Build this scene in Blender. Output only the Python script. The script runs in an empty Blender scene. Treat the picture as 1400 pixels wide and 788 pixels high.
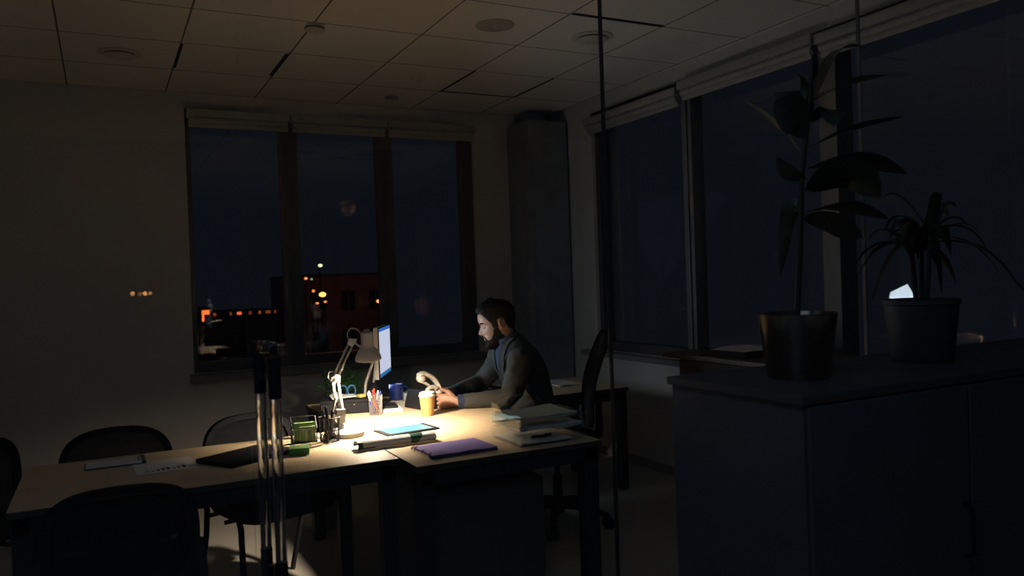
import bpy, bmesh, math, random
from mathutils import Vector, Matrix, noise
random.seed(7)
PI = math.pi
sc = bpy.context.scene
COL = sc.collection

# ------------------------------------------------------------------ materials
def mat(name, col, rough=0.5, metal=0.0, var=0.08, scale=40.0, bump=0.0, spec=0.5, emis=None, estr=0.0, alpha=1.0, coat=0.0):
    m = bpy.data.materials.new(name); m.use_nodes = True
    nt = m.node_tree; b = nt.nodes['Principled BSDF']
    b.inputs['Roughness'].default_value = rough
    b.inputs['Metallic'].default_value = metal
    b.inputs['Specular IOR Level'].default_value = spec
    if coat: b.inputs['Coat Weight'].default_value = coat
    tc = nt.nodes.new('ShaderNodeTexCoord'); nz = nt.nodes.new('ShaderNodeTexNoise')
    nz.inputs['Scale'].default_value = scale; nz.inputs['Detail'].default_value = 3
    nt.links.new(tc.outputs['Object'], nz.inputs['Vector'])
    rp = nt.nodes.new('ShaderNodeValToRGB')
    c = Vector(col[:3])
    rp.color_ramp.elements[0].position = .3; rp.color_ramp.elements[1].position = .7
    rp.color_ramp.elements[0].color = (*(c * (1 - var)), 1)
    rp.color_ramp.elements[1].color = (*(c * (1 + var)), 1)
    nt.links.new(nz.outputs['Fac'], rp.inputs['Fac'])
    nt.links.new(rp.outputs['Color'], b.inputs['Base Color'])
    if bump:
        bp = nt.nodes.new('ShaderNodeBump'); bp.inputs['Strength'].default_value = bump; bp.inputs['Distance'].default_value = .002
        nt.links.new(nz.outputs['Fac'], bp.inputs['Height']); nt.links.new(bp.outputs['Normal'], b.inputs['Normal'])
    if emis:
        b.inputs['Emission Color'].default_value = (*emis, 1); b.inputs['Emission Strength'].default_value = estr
    if alpha < 1: b.inputs['Alpha'].default_value = alpha
    return m

def pane_mat(name, ior=1.5, tint=(1, 1, 1), rough=0.0, haze=0.0):
    m = bpy.data.materials.new(name); m.use_nodes = True
    nt = m.node_tree; nt.nodes.clear()
    out = nt.nodes.new('ShaderNodeOutputMaterial'); mx = nt.nodes.new('ShaderNodeMixShader')
    fr = nt.nodes.new('ShaderNodeFresnel'); gn = nt.nodes.new('ShaderNodeNewGeometry'); mr = nt.nodes.new('ShaderNodeMapRange')
    mr.inputs[3].default_value = ior; mr.inputs[4].default_value = 1/ior
    nt.links.new(gn.outputs['Backfacing'], mr.inputs[0]); nt.links.new(mr.outputs[0], fr.inputs['IOR'])
    tr = nt.nodes.new('ShaderNodeBsdfTransparent'); tr.inputs['Color'].default_value = (*tint, 1)
    gl = nt.nodes.new('ShaderNodeBsdfGlossy'); gl.inputs['Roughness'].default_value = rough
    nt.links.new(fr.outputs[0], mx.inputs[0]); nt.links.new(tr.outputs[0], mx.inputs[1]); nt.links.new(gl.outputs[0], mx.inputs[2])
    if haze:
        df = nt.nodes.new('ShaderNodeBsdfDiffuse'); df.inputs['Color'].default_value = (.8, .85, .85, 1)
        m2 = nt.nodes.new('ShaderNodeMixShader'); m2.inputs[0].default_value = haze
        nt.links.new(mx.outputs[0], m2.inputs[1]); nt.links.new(df.outputs[0], m2.inputs[2])
        nt.links.new(m2.outputs[0], out.inputs[0])
    else:
        nt.links.new(mx.outputs[0], out.inputs[0])
    return m

def emit_mat(name, col, s):
    m = bpy.data.materials.new(name); m.use_nodes = True
    nt = m.node_tree; nt.nodes.clear()
    out = nt.nodes.new('ShaderNodeOutputMaterial'); e = nt.nodes.new('ShaderNodeEmission')
    e.inputs[0].default_value = (*col, 1); e.inputs[1].default_value = s
    nt.links.new(e.outputs[0], out.inputs[0]); return m

def wood_mat(name, c1, c2, rough=.35, sx=1.5, sy=22):
    m = bpy.data.materials.new(name); m.use_nodes = True
    nt = m.node_tree; b = nt.nodes['Principled BSDF']; b.inputs['Roughness'].default_value = rough
    tc = nt.nodes.new('ShaderNodeTexCoord'); mp = nt.nodes.new('ShaderNodeMapping')
    mp.inputs['Scale'].default_value = (sx, sy, 4)
    nz = nt.nodes.new('ShaderNodeTexNoise'); nz.inputs['Scale'].default_value = 2.2; nz.inputs['Detail'].default_value = 6; nz.inputs['Distortion'].default_value = .8
    rp = nt.nodes.new('ShaderNodeValToRGB'); rp.color_ramp.elements[0].position = .3; rp.color_ramp.elements[1].position = .72
    rp.color_ramp.elements[0].color = (*c1, 1); rp.color_ramp.elements[1].color = (*c2, 1)
    nt.links.new(tc.outputs['Object'], mp.inputs[0]); nt.links.new(mp.outputs[0], nz.inputs['Vector'])
    nt.links.new(nz.outputs['Fac'], rp.inputs[0]); nt.links.new(rp.outputs[0], b.inputs['Base Color'])
    return m

def ceiling_mat():
    m = mat('ceiling tiles', (.88, .85, .78), rough=.9, var=.04, scale=60)
    nt = m.node_tree; b = nt.nodes['Principled BSDF']
    ramp = [n for n in nt.nodes if n.type == 'VALTORGB'][0]
    geo = nt.nodes.new('ShaderNodeNewGeometry'); sp = nt.nodes.new('ShaderNodeSeparateXYZ')
    nt.links.new(geo.outputs['Position'], sp.inputs[0])
    def line(out, off, per, w):
        a = nt.nodes.new('ShaderNodeMath'); a.operation = 'SUBTRACT'; a.inputs[1].default_value = off - per * 50 - per / 2
        nt.links.new(out, a.inputs[0])
        q = nt.nodes.new('ShaderNodeMath'); q.operation = 'MODULO'; q.inputs[1].default_value = per
        nt.links.new(a.outputs[0], q.inputs[0])
        s = nt.nodes.new('ShaderNodeMath'); s.operation = 'SUBTRACT'; s.inputs[1].default_value = per / 2
        nt.links.new(q.outputs[0], s.inputs[0])
        ab = nt.nodes.new('ShaderNodeMath'); ab.operation = 'ABSOLUTE'; nt.links.new(s.outputs[0], ab.inputs[0])
        lt = nt.nodes.new('ShaderNodeMath'); lt.operation = 'LESS_THAN'; lt.inputs[1].default_value = w
        nt.links.new(ab.outputs[0], lt.inputs[0]); return lt.outputs[0]
    lx = line(sp.outputs['X'], GX0, GP, .0045); ly = line(sp.outputs['Y'], GY0, GQ, .0045)
    mxn = nt.nodes.new('ShaderNodeMath'); mxn.operation = 'MAXIMUM'
    nt.links.new(lx, mxn.inputs[0]); nt.links.new(ly, mxn.inputs[1])
    mix = nt.nodes.new('ShaderNodeMix'); mix.data_type = 'RGBA'
    nt.links.new(mxn.outputs[0], mix.inputs[0]); nt.links.new(ramp.outputs[0], mix.inputs[6])
    mix.inputs[7].default_value = (.12, .115, .11, 1)
    nt.links.new(mix.outputs[2], b.inputs['Base Color'])
    return m

GX0, GP, GY0, GQ = 1.0345, .5965, 4.179, .603
HC, XR, YB, XL, YG = 2.766, 3.45, 6.0, -2.6, 2.0

# ------------------------------------------------------------------ mesh helpers
class B:
    def __init__(s): s.bm = bmesh.new()
    def box(s, x0, x1, y0, y1, z0, z1, bev=0.0, M=None, seg=2):
        vs = [s.bm.verts.new(p) for p in [(x0,y0,z0),(x1,y0,z0),(x1,y1,z0),(x0,y1,z0),(x0,y0,z1),(x1,y0,z1),(x1,y1,z1),(x0,y1,z1)]]
        fs = [(0,3,2,1),(4,5,6,7),(0,1,5,4),(1,2,6,5),(2,3,7,6),(3,0,4,7)]
        nf = [s.bm.faces.new([vs[i] for i in f]) for f in fs]
        if bev:
            es = list({e for f in nf for e in f.edges})
            r = bmesh.ops.bevel(s.bm, geom=es, offset=bev, segments=seg, affect='EDGES', profile=.6)
            vs = list({v for f in r['faces'] for v in f.verts} | {v for v in vs if v.is_valid})
        if M is not None: bmesh.ops.transform(s.bm, matrix=M, verts=[v for v in vs if v.is_valid])
        return s
    def ring(s, c, u, v, ru, rv, n=16, e=1.0):
        out = []
        for i in range(n):
            a = 2 * PI * i / n; ca, sa = math.cos(a), math.sin(a)
            ca = math.copysign(abs(ca) ** e, ca); sa = math.copysign(abs(sa) ** e, sa)
            out.append(s.bm.verts.new(Vector(c) + Vector(u) * ru * ca + Vector(v) * rv * sa))
        return out
    def bridge(s, a, b):
        n = len(a)
        for i in range(n): s.bm.faces.new((a[i], a[(i+1) % n], b[(i+1) % n], b[i]))
    def loft(s, rings, cap=True):
        for a, b in zip(rings, rings[1:]): s.bridge(a, b)
        if cap:
            s.bm.faces.new(rings[0][::-1]); s.bm.faces.new(rings[-1])
        return s
    def tube(s, pts, r, n=10, cap=True, flat=None):
        pts = [Vector(p) for p in pts]; rs = r if isinstance(r, (list, tuple)) else [r] * len(pts)
        rings = []; up = None
        for i, p in enumerate(pts):
            if i == 0: t = pts[1] - p
            elif i == len(pts) - 1: t = p - pts[i-1]
            else: t = (pts[i+1] - p).normalized() + (p - pts[i-1]).normalized()
            t.normalize()
            if up is None: up = Vector((0,0,1)) if abs(t.z) < .9 else Vector((0,1,0))
            u = up - t * up.dot(t)
            if u.length < 1e-4: u = Vector((1,0,0)) - t * t.x
            u.normalize(); v = t.cross(u); up = u
            k = 1.0
            if 0 < i < len(pts) - 1:
                c = (pts[i+1] - p).normalized().dot((p - pts[i-1]).normalized()); k = 1
            f = flat if flat else 1.0
            rings.append(s.ring(p, u, v, rs[i], rs[i] * f, n))
        return s.loft(rings, cap)
    def lathe(s, prof, c=(0,0,0), n=32, M=None, cap=False):
        rings = []
        for (r, z) in prof:
            rr = []
            for i in range(n):
                a = 2 * PI * i / n; p = Vector((c[0] + r * math.cos(a), c[1] + r * math.sin(a), c[2] + z))
                if M is not None: p = M @ p
                rr.append(s.bm.verts.new(p))
            rings.append(rr)
        return s.loft(rings, cap)
    def cyl(s, c, r, z0, z1, n=24, r1=None, M=None):
        return s.lathe([(r, z0), (r1 if r1 is not None else r, z1)], c, n, M, cap=True)
    def sphere(s, c, r, sx=1, sy=1, sz=1, n=16, m=10, M=None):
        prof = [(max(r * math.sin(PI * k / m), 1e-4), -r * math.cos(PI * k / m)) for k in range(m + 1)]
        T = Matrix.Translation(c) @ Matrix.Diagonal((sx, sy, sz, 1))
        if M is not None: T = M @ T
        return s.lathe(prof, (0,0,0), n, T, cap=True)
    def poly_extrude(s, pts, vec):
        a = [s.bm.verts.new(p) for p in pts]; b = [s.bm.verts.new(Vector(p) + Vector(vec)) for p in pts]
        s.loft([a, b]); return s
    def sheet(s, grid, th=.001):
        # grid: rows of points -> thin solid
        g = [[Vector(p) for p in r] for r in grid]; R, C = len(g), len(g[0])
        def nrm(i, j):
            a = g[min(i+1, R-1)][j] - g[max(i-1, 0)][j]; b = g[i][min(j+1, C-1)] - g[i][max(j-1, 0)]
            n = a.cross(b); return n.normalized() if n.length > 1e-9 else Vector((0,0,1))
        top = [[s.bm.verts.new(g[i][j] + nrm(i,j) * th/2) for j in range(C)] for i in range(R)]
        bot = [[s.bm.verts.new(g[i][j] - nrm(i,j) * th/2) for j in range(C)] for i in range(R)]
        for i in range(R-1):
            for j in range(C-1):
                s.bm.faces.new((top[i][j], top[i][j+1], top[i+1][j+1], top[i+1][j]))
                s.bm.faces.new((bot[i][j], bot[i+1][j], bot[i+1][j+1], bot[i][j+1]))
        edge = [(0,j) for j in range(C)] + [(i,C-1) for i in range(1,R)] + [(R-1,j) for j in range(C-2,-1,-1)] + [(i,0) for i in range(R-2,0,-1)]
        for k in range(len(edge)):
            a, b = edge[k], edge[(k+1) % len(edge)]
            s.bm.faces.new((top[a[0]][a[1]], bot[a[0]][a[1]], bot[b[0]][b[1]], top[b[0]][b[1]]))
        return s

def obj(name, b, m, parent=None, smooth=True, loc=None, rotz=0.0):
    bm = b.bm if isinstance(b, B) else b
    bmesh.ops.recalc_face_normals(bm, faces=bm.faces[:])
    me = bpy.data.meshes.new(name); bm.to_mesh(me); bm.free()
    ms = m if isinstance(m, list) else [m]
    for q in ms: me.materials.append(q)
    if smooth:
        for p in me.polygons: p.use_smooth = True
        try: me.set_sharp_from_angle(angle=math.radians(38))
        except Exception: pass
    o = bpy.data.objects.new(name, me); COL.objects.link(o)
    if parent: o.parent = parent
    if loc: o.location = loc
    o.rotation_euler.z = rotz
    return o

def tag(o, label, cat, group=None, kind=None):
    o['label'] = label; o['category'] = cat
    if group: o['group'] = group
    if kind: o['kind'] = kind
    return o
def thing(name, label, cat, loc=(0,0,0), rotz=0.0, group=None):
    o = bpy.data.objects.new(name, None); COL.objects.link(o); o.empty_display_size = .1
    o.location = loc; o.rotation_euler.z = rotz
    return tag(o, label, cat, group)
def struct(name, b, m, smooth=False, label=None):
    o = obj(name, b, m, None, smooth); o['kind'] = 'structure'
    if label: o['label'] = label
    return o
def dup(root, loc, rotz, label, group=None):
    r = root.copy(); COL.objects.link(r); r.location = loc; r.rotation_euler.z = rotz; r['label'] = label
    if group: r['group'] = group
    for ch in list(root.children):
        c = ch.copy(); COL.objects.link(c); c.parent = r
        for g in list(ch.children):
            d = g.copy(); COL.objects.link(d); d.parent = c
    return r
def RZ(a): return Matrix.Rotation(a, 4, 'Z')
def T(x, y, z): return Matrix.Translation((x, y, z))

# ------------------------------------------------------------------ palette
wall_m = mat('painted wall', (.55, .54, .50), rough=.85, var=.03, scale=3, bump=.05)
ceil_m = ceiling_mat()
floor_m = mat('floor covering', (.40, .375, .33), rough=.55, var=.05, scale=8)
base_m = mat('grey baseboard', (.26, .26, .25), rough=.6)
frame_m = mat('dark window frame', (.055, .06, .07), rough=.45)
lframe_m = mat('grey window mullion', (.16, .165, .17), rough=.45)
sill_m = mat('grey sill', (.16, .165, .165), rough=.5)
blind_m = mat('blind cassette', (.33, .33, .31), rough=.6)
column_m = mat('dark slate column', (.17, .20, .24), rough=.8, var=.15, scale=6)
glass_m = pane_mat('window glass', 1.52)
part_m = pane_mat('partition glass', 1.45)
joint_m = mat('silicone joint', (.03, .03, .03), rough=.5)
joint2_m = mat('pale silicone joint', (.16, .16, .16), rough=.4)
rod_m = bpy.data.materials.new('clear acrylic rod'); rod_m.use_nodes = True
rp_ = rod_m.node_tree.nodes['Principled BSDF']; rp_.inputs['Transmission Weight'].default_value = 1; rp_.inputs['Roughness'].default_value = .02; rp_.inputs['IOR'].default_value = 1.49; rp_.inputs['Base Color'].default_value = (.93, .94, .93, 1)
steel_m = mat('polished steel', (.75, .74, .72), rough=.16, metal=1, var=.02)
black_m = mat('black plastic', (.014, .015, .019), rough=.7, spec=.1)
black2_m = mat('black metal', (.022, .024, .03), rough=.55, spec=.3)
fabric_m = mat('black fabric', (.013, .014, .019), spec=.1, rough=.95, var=.25, scale=300, bump=.3)
top_m = wood_mat('pale maple laminate', (.60, .46, .28), (.72, .57, .37), rough=.42)
edge_m = mat('dark edge banding', (.06, .045, .03), rough=.5)
white_m = mat('white enamel', (.72, .70, .66), rough=.35, var=.02)
arm_m = mat('lamp arm enamel', (.24, .235, .22), rough=.4, var=.02)
cream_m = mat('cream plastic', (.66, .63, .56), rough=.4, var=.02)
paper_m = mat('white paper', (.78, .77, .74), rough=.8, var=.02)
acryl_m = pane_mat('clear acrylic', 1.49, tint=(.965, .965, .95), rough=.02, haze=.02)

# ------------------------------------------------------------------ camera
cam = bpy.data.cameras.new('camera'); co = bpy.data.objects.new('camera', cam); COL.objects.link(co)
cam.sensor_width = 36; cam.lens = 28.1186; cam.clip_start = .05; cam.clip_end = 300
def rotm(yaw, pitch, roll):
    cy, sy = math.cos(yaw), math.sin(yaw); cp, sp = math.cos(pitch), math.sin(pitch)
    f = Vector((sy*cp, cy*cp, sp)); r = Vector((cy, -sy, 0)); u = r.cross(f)
    c, s = math.cos(roll), math.sin(roll)
    r2 = r*c + u*s; u2 = -r*s + u*c
    return Matrix((( r2.x, u2.x, -f.x, 0), (r2.y, u2.y, -f.y, 0), (r2.z, u2.z, -f.z, 1.4), (0,0,0,1)))
co.matrix_world = rotm(.47302335, -.01323948, -.03444821)
sc.camera = co
cam.dof.use_dof = True; cam.dof.focus_distance = 3.9; cam.dof.aperture_fstop = 3.2

# ------------------------------------------------------------------ room shell
b = B(); b.box(XL-.2, 7, -4, YB+.25, -.2, 0); struct('floor', b, floor_m)
b = B(); b.box(XL-.2, XR+.3, -4, YB+.25, HC, HC+.15); struct('ceiling', b, ceil_m)
# back wall with opening
WX0, WX1, WZ0, WZ1 = .551, 2.754, .80, 2.66
b = B()
b.box(XL, WX0, YB, YB+.25, 0, HC); b.box(WX1, XR+.25, YB, YB+.25, 0, HC)
b.box(WX0, WX1, YB, YB+.25, 0, WZ0); b.box(WX0, WX1, YB, YB+.25, WZ1, HC)
struct('wall_back', b, wall_m)
RY1, RZ0, RZ1 = 5.29, .81, 2.66
RY0 = -2.5
b = B()
b.box(XR, XR+.25, RY1, YB, 0, HC); b.box(XR, XR+.25, RY0, RY1, 0, RZ0); b.box(XR, XR+.25, RY0, RY1, RZ1, HC); b.box(XR, XR+.25, -4, RY0, 0, HC)
struct('wall_right', b, wall_m)
b = B(); b.box(XL-.2, XL, -4, YB+.25, 0, HC); struct('wall_left', b, wall_m)
b = B(); b.box(XL, 3.05, YB-.014, YB, 0, .06, .003); struct('baseboard_back', b, base_m)
b = B(); b.box(XR-.014, XR, 2.03, YB-.02, 0, .06, .003); struct('baseboard_right', b, base_m)

def window(n, axis, spans, z0, z1, depth, fm, mull):
    """one window: frame, panes; spans are the clear panes between mullions"""
    root = bpy.data.objects.new('window_%d' % n, None); COL.objects.link(root); root['kind'] = 'structure'
    return root
# back window: three panes
w = bpy.data.objects.new('window_1', None); COL.objects.link(w); w['kind'] = 'structure'; w.location = (1.65, YB+.1, WZ0)
L = lambda x0,x1,y0,y1,z0,z1: (x0-1.65, x1-1.65, y0-YB-.1, y1-YB-.1, z0-WZ0, z1-WZ0)
b = B()
b.box(*L(WX0, WX0+.035, YB+.03, YB+.13, WZ0, WZ1), .004); b.box(*L(2.656, WX1, YB+.03, YB+.13, WZ0, WZ1), .004)
b.box(*L(WX0+.035, 2.656, YB+.03, YB+.13, WZ0, .875), .004); b.box(*L(WX0+.035, 2.656, YB+.03, YB+.13, 2.60, WZ1), .004)
obj('window_frame', b, frame_m, w, False)
for x0, x1 in ((1.205, 1.328), (1.945, 2.066)):
    b = B(); b.box(*L(x0, x1, YB+.028, YB+.13, .876, 2.599), .004); b.box(*L(x0+.05, x0+.068, YB+.015, YB+.03, .876, 2.599), .003)
    obj('mullion', b, frame_m, w, False)
for x0, x1 in ((WX0+.035, 1.205), (1.328, 1.945), (2.066, 2.656)):
    b = B(); b.box(*L(x0+.001, x1-.001, YB+.085, YB+.091, .876, 2.599)); obj('pane', b, glass_m, w, False)
b = B(); b.box(-.03, 2.23, -.105, .03, -.055, -.002, .006); o = obj('trim_1', b, sill_m, None, False); o.location = (WX0, YB, WZ0); o['kind'] = 'structure'
# right window: panes split by mullions
w = bpy.data.objects.new('window_2', None); COL.objects.link(w); w['kind'] = 'structure'; w.location = (XR, RY1, RZ0)
def LR(x0,x1,y0,y1,z0,z1): return (x0, x1, y0-RY1, y1-RY1, z0-RZ0, z1-RZ0)
b = B()
b.box(*LR(.03, .13, RY1-.05, RY1, RZ0, RZ1), .004); b.box(*LR(.03, .13, RY0, RY0+.05, RZ0, RZ1), .004)
b.box(*LR(.03, .13, RY0+.05, RY1-.05, RZ0, RZ0+.07), .004); b.box(*LR(.03, .13, RY0+.05, RY1-.05, 2.60, RZ1), .004)
obj('window_frame', b, frame_m, w, False)
mull = [(4.14, 4.235, lframe_m), (3.038, 3.088, mat('pale mullion', (.13, .13, .13), rough=.5)), (1.20, 1.30, frame_m), (0, .1, frame_m), (-1.3, -1.2, frame_m)]
for y0, y1, mm in mull:
    b = B(); b.box(*LR(.028, .13, y0, y1, RZ0+.071, 2.599), .004)
    if mm is mull[1][2]: b.box(*LR(.005, .13, y0-.085, y1-.06, RZ0+.071, 2.599), .004)
    if mm is lframe_m: b.box(*LR(.012, .027, y0+.03, y0+.05, RZ0+.071, 2.599), .003)
    obj('mullion', b, mm, w, False)
ys = [RY1-.05, 4.235, 4.14, 3.088, 2.95, 1.30, 1.20, .1, 0, -1.2, -1.3, RY0+.05]
for i in range(0, len(ys), 2):
    b = B(); b.box(*LR(.085, .091, ys[i+1]+.001, ys[i]-.001, RZ0+.071, 2.599)); obj('pane', b, glass_m, w, False)
b = B(); b.box(-.09, .03, 2.05-RY1, .12, -.04, -.002, .006); o = obj('trim_2', b, sill_m, None, False); o.location = (XR, RY1, RZ0); o['kind'] = 'structure'
# exterior sill band seen below panes
# corner column
b = B(); b.box(3.07, 3.425, 5.62, YB-.001, 0, 2.655, .004); b.box(3.15, 3.33, 5.80, YB-.001, 2.655, HC-.001)
struct('trim_3', b, column_m, label='dark slate boxed column in the room corner')

# roller blinds (folded up cassettes)
def blind(p, rz, ln, label, drop=.0):
    t = thing('roller_blind', label, 'blind', p, rz, 'rolled up blinds above the windows')
    b = B(); b.box(0, ln, -.085, -.002, -.055, 0, .01); obj('cassette', b, blind_m, t)
    b = B(); b.cyl((0,0,0), .024, 0, ln-.03, 16, M=T(.015, -.045, -.072) @ Matrix.Rotation(PI/2, 4, 'Y')); obj('fabric_roll', b, blind_m, t)
    b = B(); b.box(.012, ln-.012, -.05, -.035, -.125-drop, -.094, .004); obj('bottom_bar', b, blind_m, t)
    return t
for (x0, x1, lb) in ((.56, 1.262, 'rolled up blind over the left pane of the back window'), (1.272, 2.0, 'rolled up blind over the middle pane of the back window'), (2.01, 2.75, 'rolled up blind over the right pane of the back window')):
    blind((x0, YB, 2.645), 0, x1-x0, lb)
for (y0, y1, z, lb) in ((4.16, 5.28, 2.61, 'rolled up blind over the right wall window nearest the column'), (3.03, 4.14, 2.635, 'rolled up blind above the tall potted plant, middle of the right wall'), (1.3, 3.01, 2.62, 'longest rolled up blind, at the near end of the right wall')):
    blind((XR, y1, z), -PI/2, y1-y0, lb)
for (p, rz, lb) in (((2.76, YB-.001, 2.47), 0, 'tiny pale bracket on the wall right of the back window'), ((XR-.001, 5.36, 2.44), -PI/2, 'tiny pale bracket on the right wall beside the column')):
    b = B(); b.box(-.02, .02, -.03, 0, -.02, .03, .004); b.box(-.004, .03, -.045, -.03, 0, .02, .003)
    tag(obj('blind_bracket', b, cream_m, None, True, p, rz), lb, 'bracket')

# ------------------------------------------------------------------ glass partition
for i, (x0, x1, yo) in enumerate(((XL+.01, .448, .022), (.306, 1.346, 0), (1.352, 2.46, 0), (2.466, XR-.095, 0))):
    b = B(); b.box(x0, x1, YG+yo-.004, YG+yo+.004, .012, HC-.001)
    o = obj('glass_door' if i == 0 else 'glass_panel', b, part_m, None, False)
    if i == 0: tag(o, 'sliding clear glass door carrying the pair of pull handles', 'glass door')
    else: tag(o, ['', 'clear glass partition panel in front of the desk and lamp', 'clear glass partition panel in front of the corner column', 'clear glass partition panel behind the pots on the dark cabinet'][i], 'glass panel')
for x0, x1, mm, lb in ((1.346, 1.352, joint_m, 'thin dark vertical joint of the glass partition right of the seated man'), (2.46, 2.466, joint2_m, 'thin pale vertical joint of the glass partition between the two potted plants')):
    b = B(); b.box(x0, x1, YG-.007, YG+.007, .012, HC-.001, .001)
    tag(obj('panel_joint', b, mm, None, False), lb, 'joint')
b = B(); b.box(XL, XR-.001, YG-.02, YG+.045, 0, .012); struct('trim_4', b, frame_m)
# pull handles
for (x, y, lb) in ((.357, 1.955, 'clear rod pull handle with black ends on the near side of the glass door'), (.345, 2.085, 'clear rod pull handle on the far side of the glass door, left in view')):
    t = thing('pull_handle', lb, 'door handle', (x, y, .645), 0)
    b = B(); b.cyl((0,0,0), .0135, .095, .485, 24); obj('tube', b, rod_m, t)
    for z0, z1 in ((0, .095), (.485, .585)):
        b = B(); b.lathe([(.002, z0), (.0148, z0+.002), (.0148, z1-.002), (.002, z1)], n=24, cap=True); obj('end_grip', b, black_m, t)
    s = 1 if y < YG+.02 else -1
    for z in (.06, .53):
        b = B(); b.cyl((0,0,0), .007, 0, (YG+.018-y)*s - .012 if s > 0 else y-(YG+.026)-.012, 12, M=T(0, s*.012, z) @ Matrix.Rotation(-s*PI/2, 4, 'X')); obj('standoff', b, steel_m, t)

# ------------------------------------------------------------------ ceiling fittings
fit_m = mat('ceiling fitting grey', (.34, .34, .32), rough=.6)
def diffuser(x, y, lb):
    t = thing('ceiling_vent', lb, 'vent', (x, y, HC), 0, 'round ceiling vents')
    b = B(); b.lathe([(.075, -.001), (.115, -.001), (.118, -.006), (.10, -.012), (.082, -.010), (.075, -.001)], n=40); obj('rim', b, cream_m, t)
    b = B(); b.lathe([(.001, -.030), (.06, -.030), (.088, -.022), (.089, -.018), (.06, -.02), (.001, -.02)], n=40); obj('disc', b, cream_m, t)
    b = B(); b.lathe([(.001, -.001), (.078, -.001), (.078, -.004), (.001, -.004)], n=40); obj('recess', b, black_m, t)
    return t
diffuser(.137, 5.10, 'round ceiling vent near the top left, above the bare wall')
diffuser(2.552, 3.87, 'round ceiling vent nearest the right wall windows')
t = thing('ceiling_speaker', 'flat grey round ceiling speaker with a bright centre dot', 'speaker', (1.937, 3.88, HC))
b = B(); b.lathe([(.001, -.008), (.09, -.008), (.105, -.005), (.107, -.0005)], n=40); obj('grille', b, fit_m, t)
b = B(); b.sphere((0,0,-.009), .008, sz=.4); obj('badge', b, white_m, t)
t = thing('smoke_detector', 'white round smoke detector with a slotted rim on the ceiling', 'smoke detector', (1.045, 4.22, HC))
b = B(); b.lathe([(.045, -.0005), (.045, -.012), (.052, -.013), (.052, -.03), (.04, -.036), (.001, -.038)], n=32); obj('body', b, cream_m, t)
b = B(); b.lathe([(.0525, -.018), (.0528, -.021), (.0525, -.024)], n=32); obj('slot', b, black_m, t)
t = thing('sprinkler_cover', 'small domed round sprinkler cover in the ceiling beside the open tile', 'sprinkler', (1.935, 5.07, HC))
b = B(); b.lathe([(.055, -.0005), (.056, -.006), (.035, -.01)], n=28); obj('flange', b, cream_m, t)
b = B(); b.lathe([(.034, -.010), (.03, -.022), (.001, -.026)], n=28); obj('dome', b, cream_m, t)
b = B(); b.lathe([(.05, -.0005), (.05, -.008), (.001, -.010)], n=28); tag(obj('sprinkler', b, fit_m, None, True, (1.96, 5.68, HC)), 'smallest flat disc on the ceiling, close to the back window', 'sprinkler')
for (x0, x1, y0, y1, lb) in ((.437, .452, 4.80, 5.33, 'dark open slot in the ceiling grid near the left vent'), (1.012, 1.034, 4.80, 5.33, 'dark open slot in the ceiling grid left of centre'), (2.235, 2.82, 3.55, 3.575, 'long dark open slot in the ceiling grid at the top right'),):
    b = B(); b.box(x0, x1, y0, y1, HC-.004, HC-.0005); tag(obj('ceiling_slot', b, black_m, None, False), lb, 'slot')
b = B()
b.box(2.224, 2.236, 4.79, 5.385, HC-.004, HC-.0005); b.box(2.822, 2.834, 4.79, 5.385, HC-.004, HC-.0005); b.box(2.236, 2.822, 5.373, 5.385, HC-.004, HC-.0005)
tag(obj('ceiling_tile_gap', b, black_m, None, False), 'dark gap on three sides of a loose ceiling tile near the column', 'gap')

# ------------------------------------------------------------------ desks
def desk(name_label, x0, x1, y0, y1, zt, legs, th=.024, leg=.055, cat='desk', beam=.055, sk=.0):
    t = thing('desk', name_label, cat, ((x0+x1)/2, (y0+y1)/2, 0)); cx, cy = (x0+x1)/2, (y0+y1)/2
    b = B(); b.box(x0-cx, x1-cx, y0-cy, y1-cy, zt-th, zt, .0015, seg=1); o = obj('desktop', b, [top_m, edge_m], t)
    for p in o.data.polygons:
        if p.normal.z < .5: p.material_index = 1
    i = .01
    b = B()
    for (a0,a1,c0,c1) in ((x0+i,x1-i,y0+i,y0+i+.03),(x0+i,x1-i,y1-i-.03,y1-i),(x0+i,x0+i+.03,y0+i+.03,y1-i-.03),(x1-i-.03,x1-i,y0+i+.03,y1-i-.03)):
        b.box(a0-cx,a1-cx,c0-cy,c1-cy,zt-th-beam,zt-th-.0005,.002)
    obj('frame', b, black2_m, t, False)
    for (lx, ly) in legs:
        b = B(); b.box(lx-cx, lx-cx+leg, ly-cy, ly-cy+leg, .008, zt-th-.001, .003)
        l = obj('leg', b, black2_m, t, False)
        b = B(); b.cyl((lx-cx+leg/2, ly-cy+leg/2, 0), leg*.35, 0, .008, 16); obj('foot', b, black_m, l)
    return t
desk('pale wooden desk the man works at, lit by the lamp', .967, 1.75, 2.68, 4.42, .74,
     [(.977, 2.69), (1.75-.075, 2.69), (.977, 4.355), (1.685, 4.355)], leg=.062)
desk('long pale wooden side table joined to the left of the lit desk', -.285, .962, 2.85, 3.555, .74,
     [(-.275, 2.86), (.895, 2.86), (-.275, 3.49), (.895, 3.49)])
desk('low pale wooden desk behind the man, by the right wall', 1.95, 3.0, 4.26, 4.92, .667,
     [(2.935, 4.27), (2.935, 4.855), (1.96, 4.27), (1.96, 4.855)])
t = thing('drawer_cabinet', 'brown drawer pedestal under the front of the lit desk', 'drawers', (1.27, 2.98, 0))
ped_m = mat('brown laminate', (.085, .07, .06), rough=.5, scale=10)
b = B(); b.box(-.24, .24, -.22, .22, .02, .62, .004); obj('body', b, ped_m, t, False)
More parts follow.
